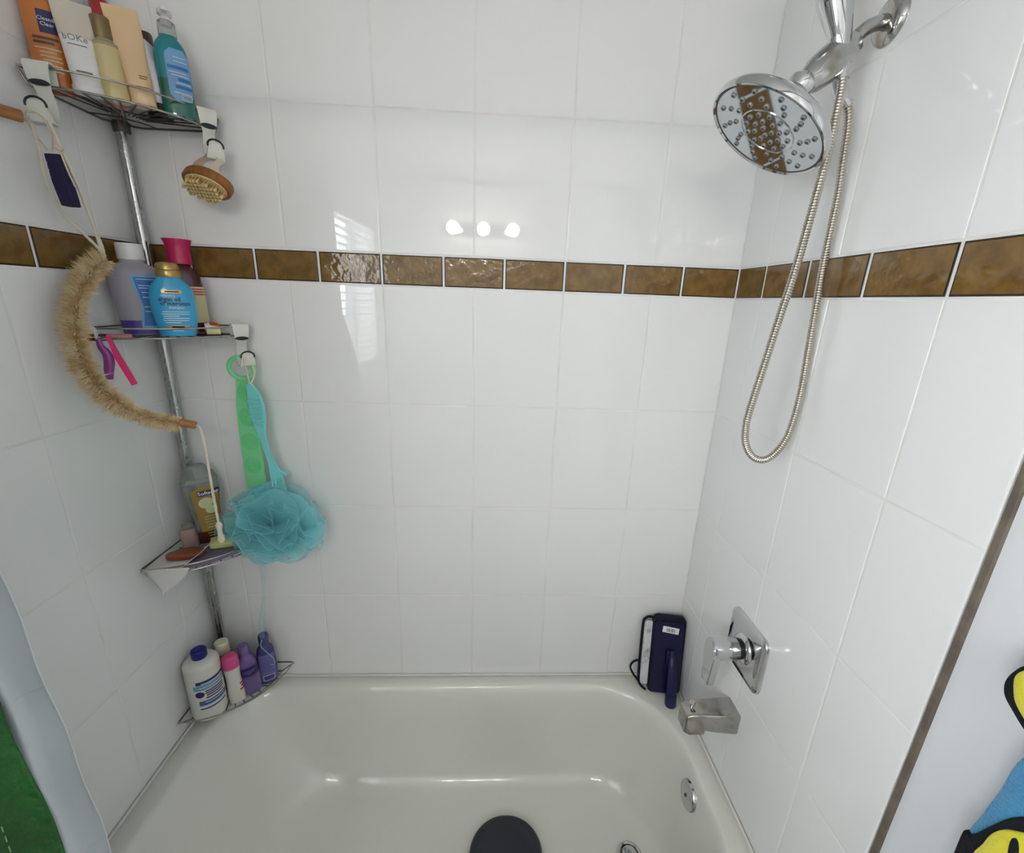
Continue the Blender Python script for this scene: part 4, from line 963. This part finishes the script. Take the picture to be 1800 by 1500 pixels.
m_.build('stitching', 'stitch', gt)

# ------------------------------------------------------------------ TOWEL ON THE RIGHT WALL
tw = thing('hooded_towel', 'fluffy turquoise towel with yellow and black patches on the right wall', 'towel', (XR-.03, -.93, 1.0))
def slab(name, m, yz, x0, x1, puff=.006, parent=tw):
    yz = [(p.x, p.y) for p in catmull([Vector((a, b_, 0)) for a, b_ in yz], 5, True)]
    cy = sum(p[0] for p in yz)/len(yz); cz = sum(p[1] for p in yz)/len(yz)
    f = lambda s_, x: [Vector((x, cy+(p[0]-cy)*s_, cz+(p[1]-cz)*s_)) for p in yz]
    return MB().rings([f(.97, x1), f(1, x1-.003), f(1, x0+puff*.5), f(.985, x0+.001), f(.95, x0), f(.6, x0-puff*.3)], True, True, True).build(name, m, parent, 50)
slab('towel_body', 'towel_blue', [(-.885, 1.19), (-.862, 1.140), (-.8575, 1.085), (-.852, 1.030), (-.849, 1.000), (-.852, .90), (-.858, .75), (-.875, .62), (-.93, .60), (-1.0, .62), (-1.03, .8), (-1.03, 1.1), (-1.0, 1.3), (-.95, 1.36), (-.915, 1.29)], XR-.040, XR-.006)
ear = slab('black_ear', 'towel_black', [(-.838, 1.243), (-.8290, 1.224), (-.8265, 1.207), (-.8310, 1.193), (-.843, 1.183), (-.858, 1.173), (-.90, 1.15), (-.925, 1.20), (-.90, 1.27), (-.86, 1.262)], XR-.044, XR-.020)
slab('yellow_patch', 'towel_yellow', [(-.842, 1.240), (-.8350, 1.226), (-.8375, 1.211), (-.846, 1.195), (-.87, 1.180), (-.895, 1.178), (-.905, 1.21), (-.89, 1.25), (-.86, 1.252)], XR-.048, XR-.040)
slab('black_patch', 'towel_black', [(-.8485, .998), (-.8545, 1.008), (-.860, 1.020), (-.868, 1.045), (-.882, 1.080), (-.91, 1.115), (-.95, 1.11), (-.98, 1.0), (-.95, .88), (-.90, .86), (-.858, .90)], XR-.046, XR-.030)
slab('yellow_patch', 'towel_yellow', [(-.868, .985), (-.8705, 1.020), (-.8745, 1.045), (-.886, 1.066), (-.91, 1.085), (-.945, 1.07), (-.955, 1.0), (-.93, .91), (-.89, .92)], XR-.050, XR-.040)
slab('black_stripe', 'towel_black', [(-.8955, 1.062), (-.890, 1.056), (-.898, 1.02), (-.909, .99), (-.918, 1.00), (-.908, 1.03)], XR-.0525, XR-.046, .002)
th_ = thing('towel_hook', 'chrome wall hook holding the turquoise towel', 'hook', (XR, -.95, 1.37))
MB().lathe([(.022, 0), (.022, .006), (.012, .010)], 20, axisM((XR+.003, -.95, 1.39), (-1, 0, 0))).build('hook_plate', 'chrome', th_)
MB().tube(catmull([(XR, -.95, 1.39), (XR-.03, -.95, 1.375), (XR-.05, -.95, 1.365), (XR-.062, -.95, 1.385)], 4), .005, 10).build('hook_arm', 'chrome', th_)

for o in bpy.data.objects:
    if o.name.split('.')[0] in ('label_lines', 'print_lines', 'band_lines', 'barcode', 'stitching', 'label_stripes'): o['kind'] = 'stuff'
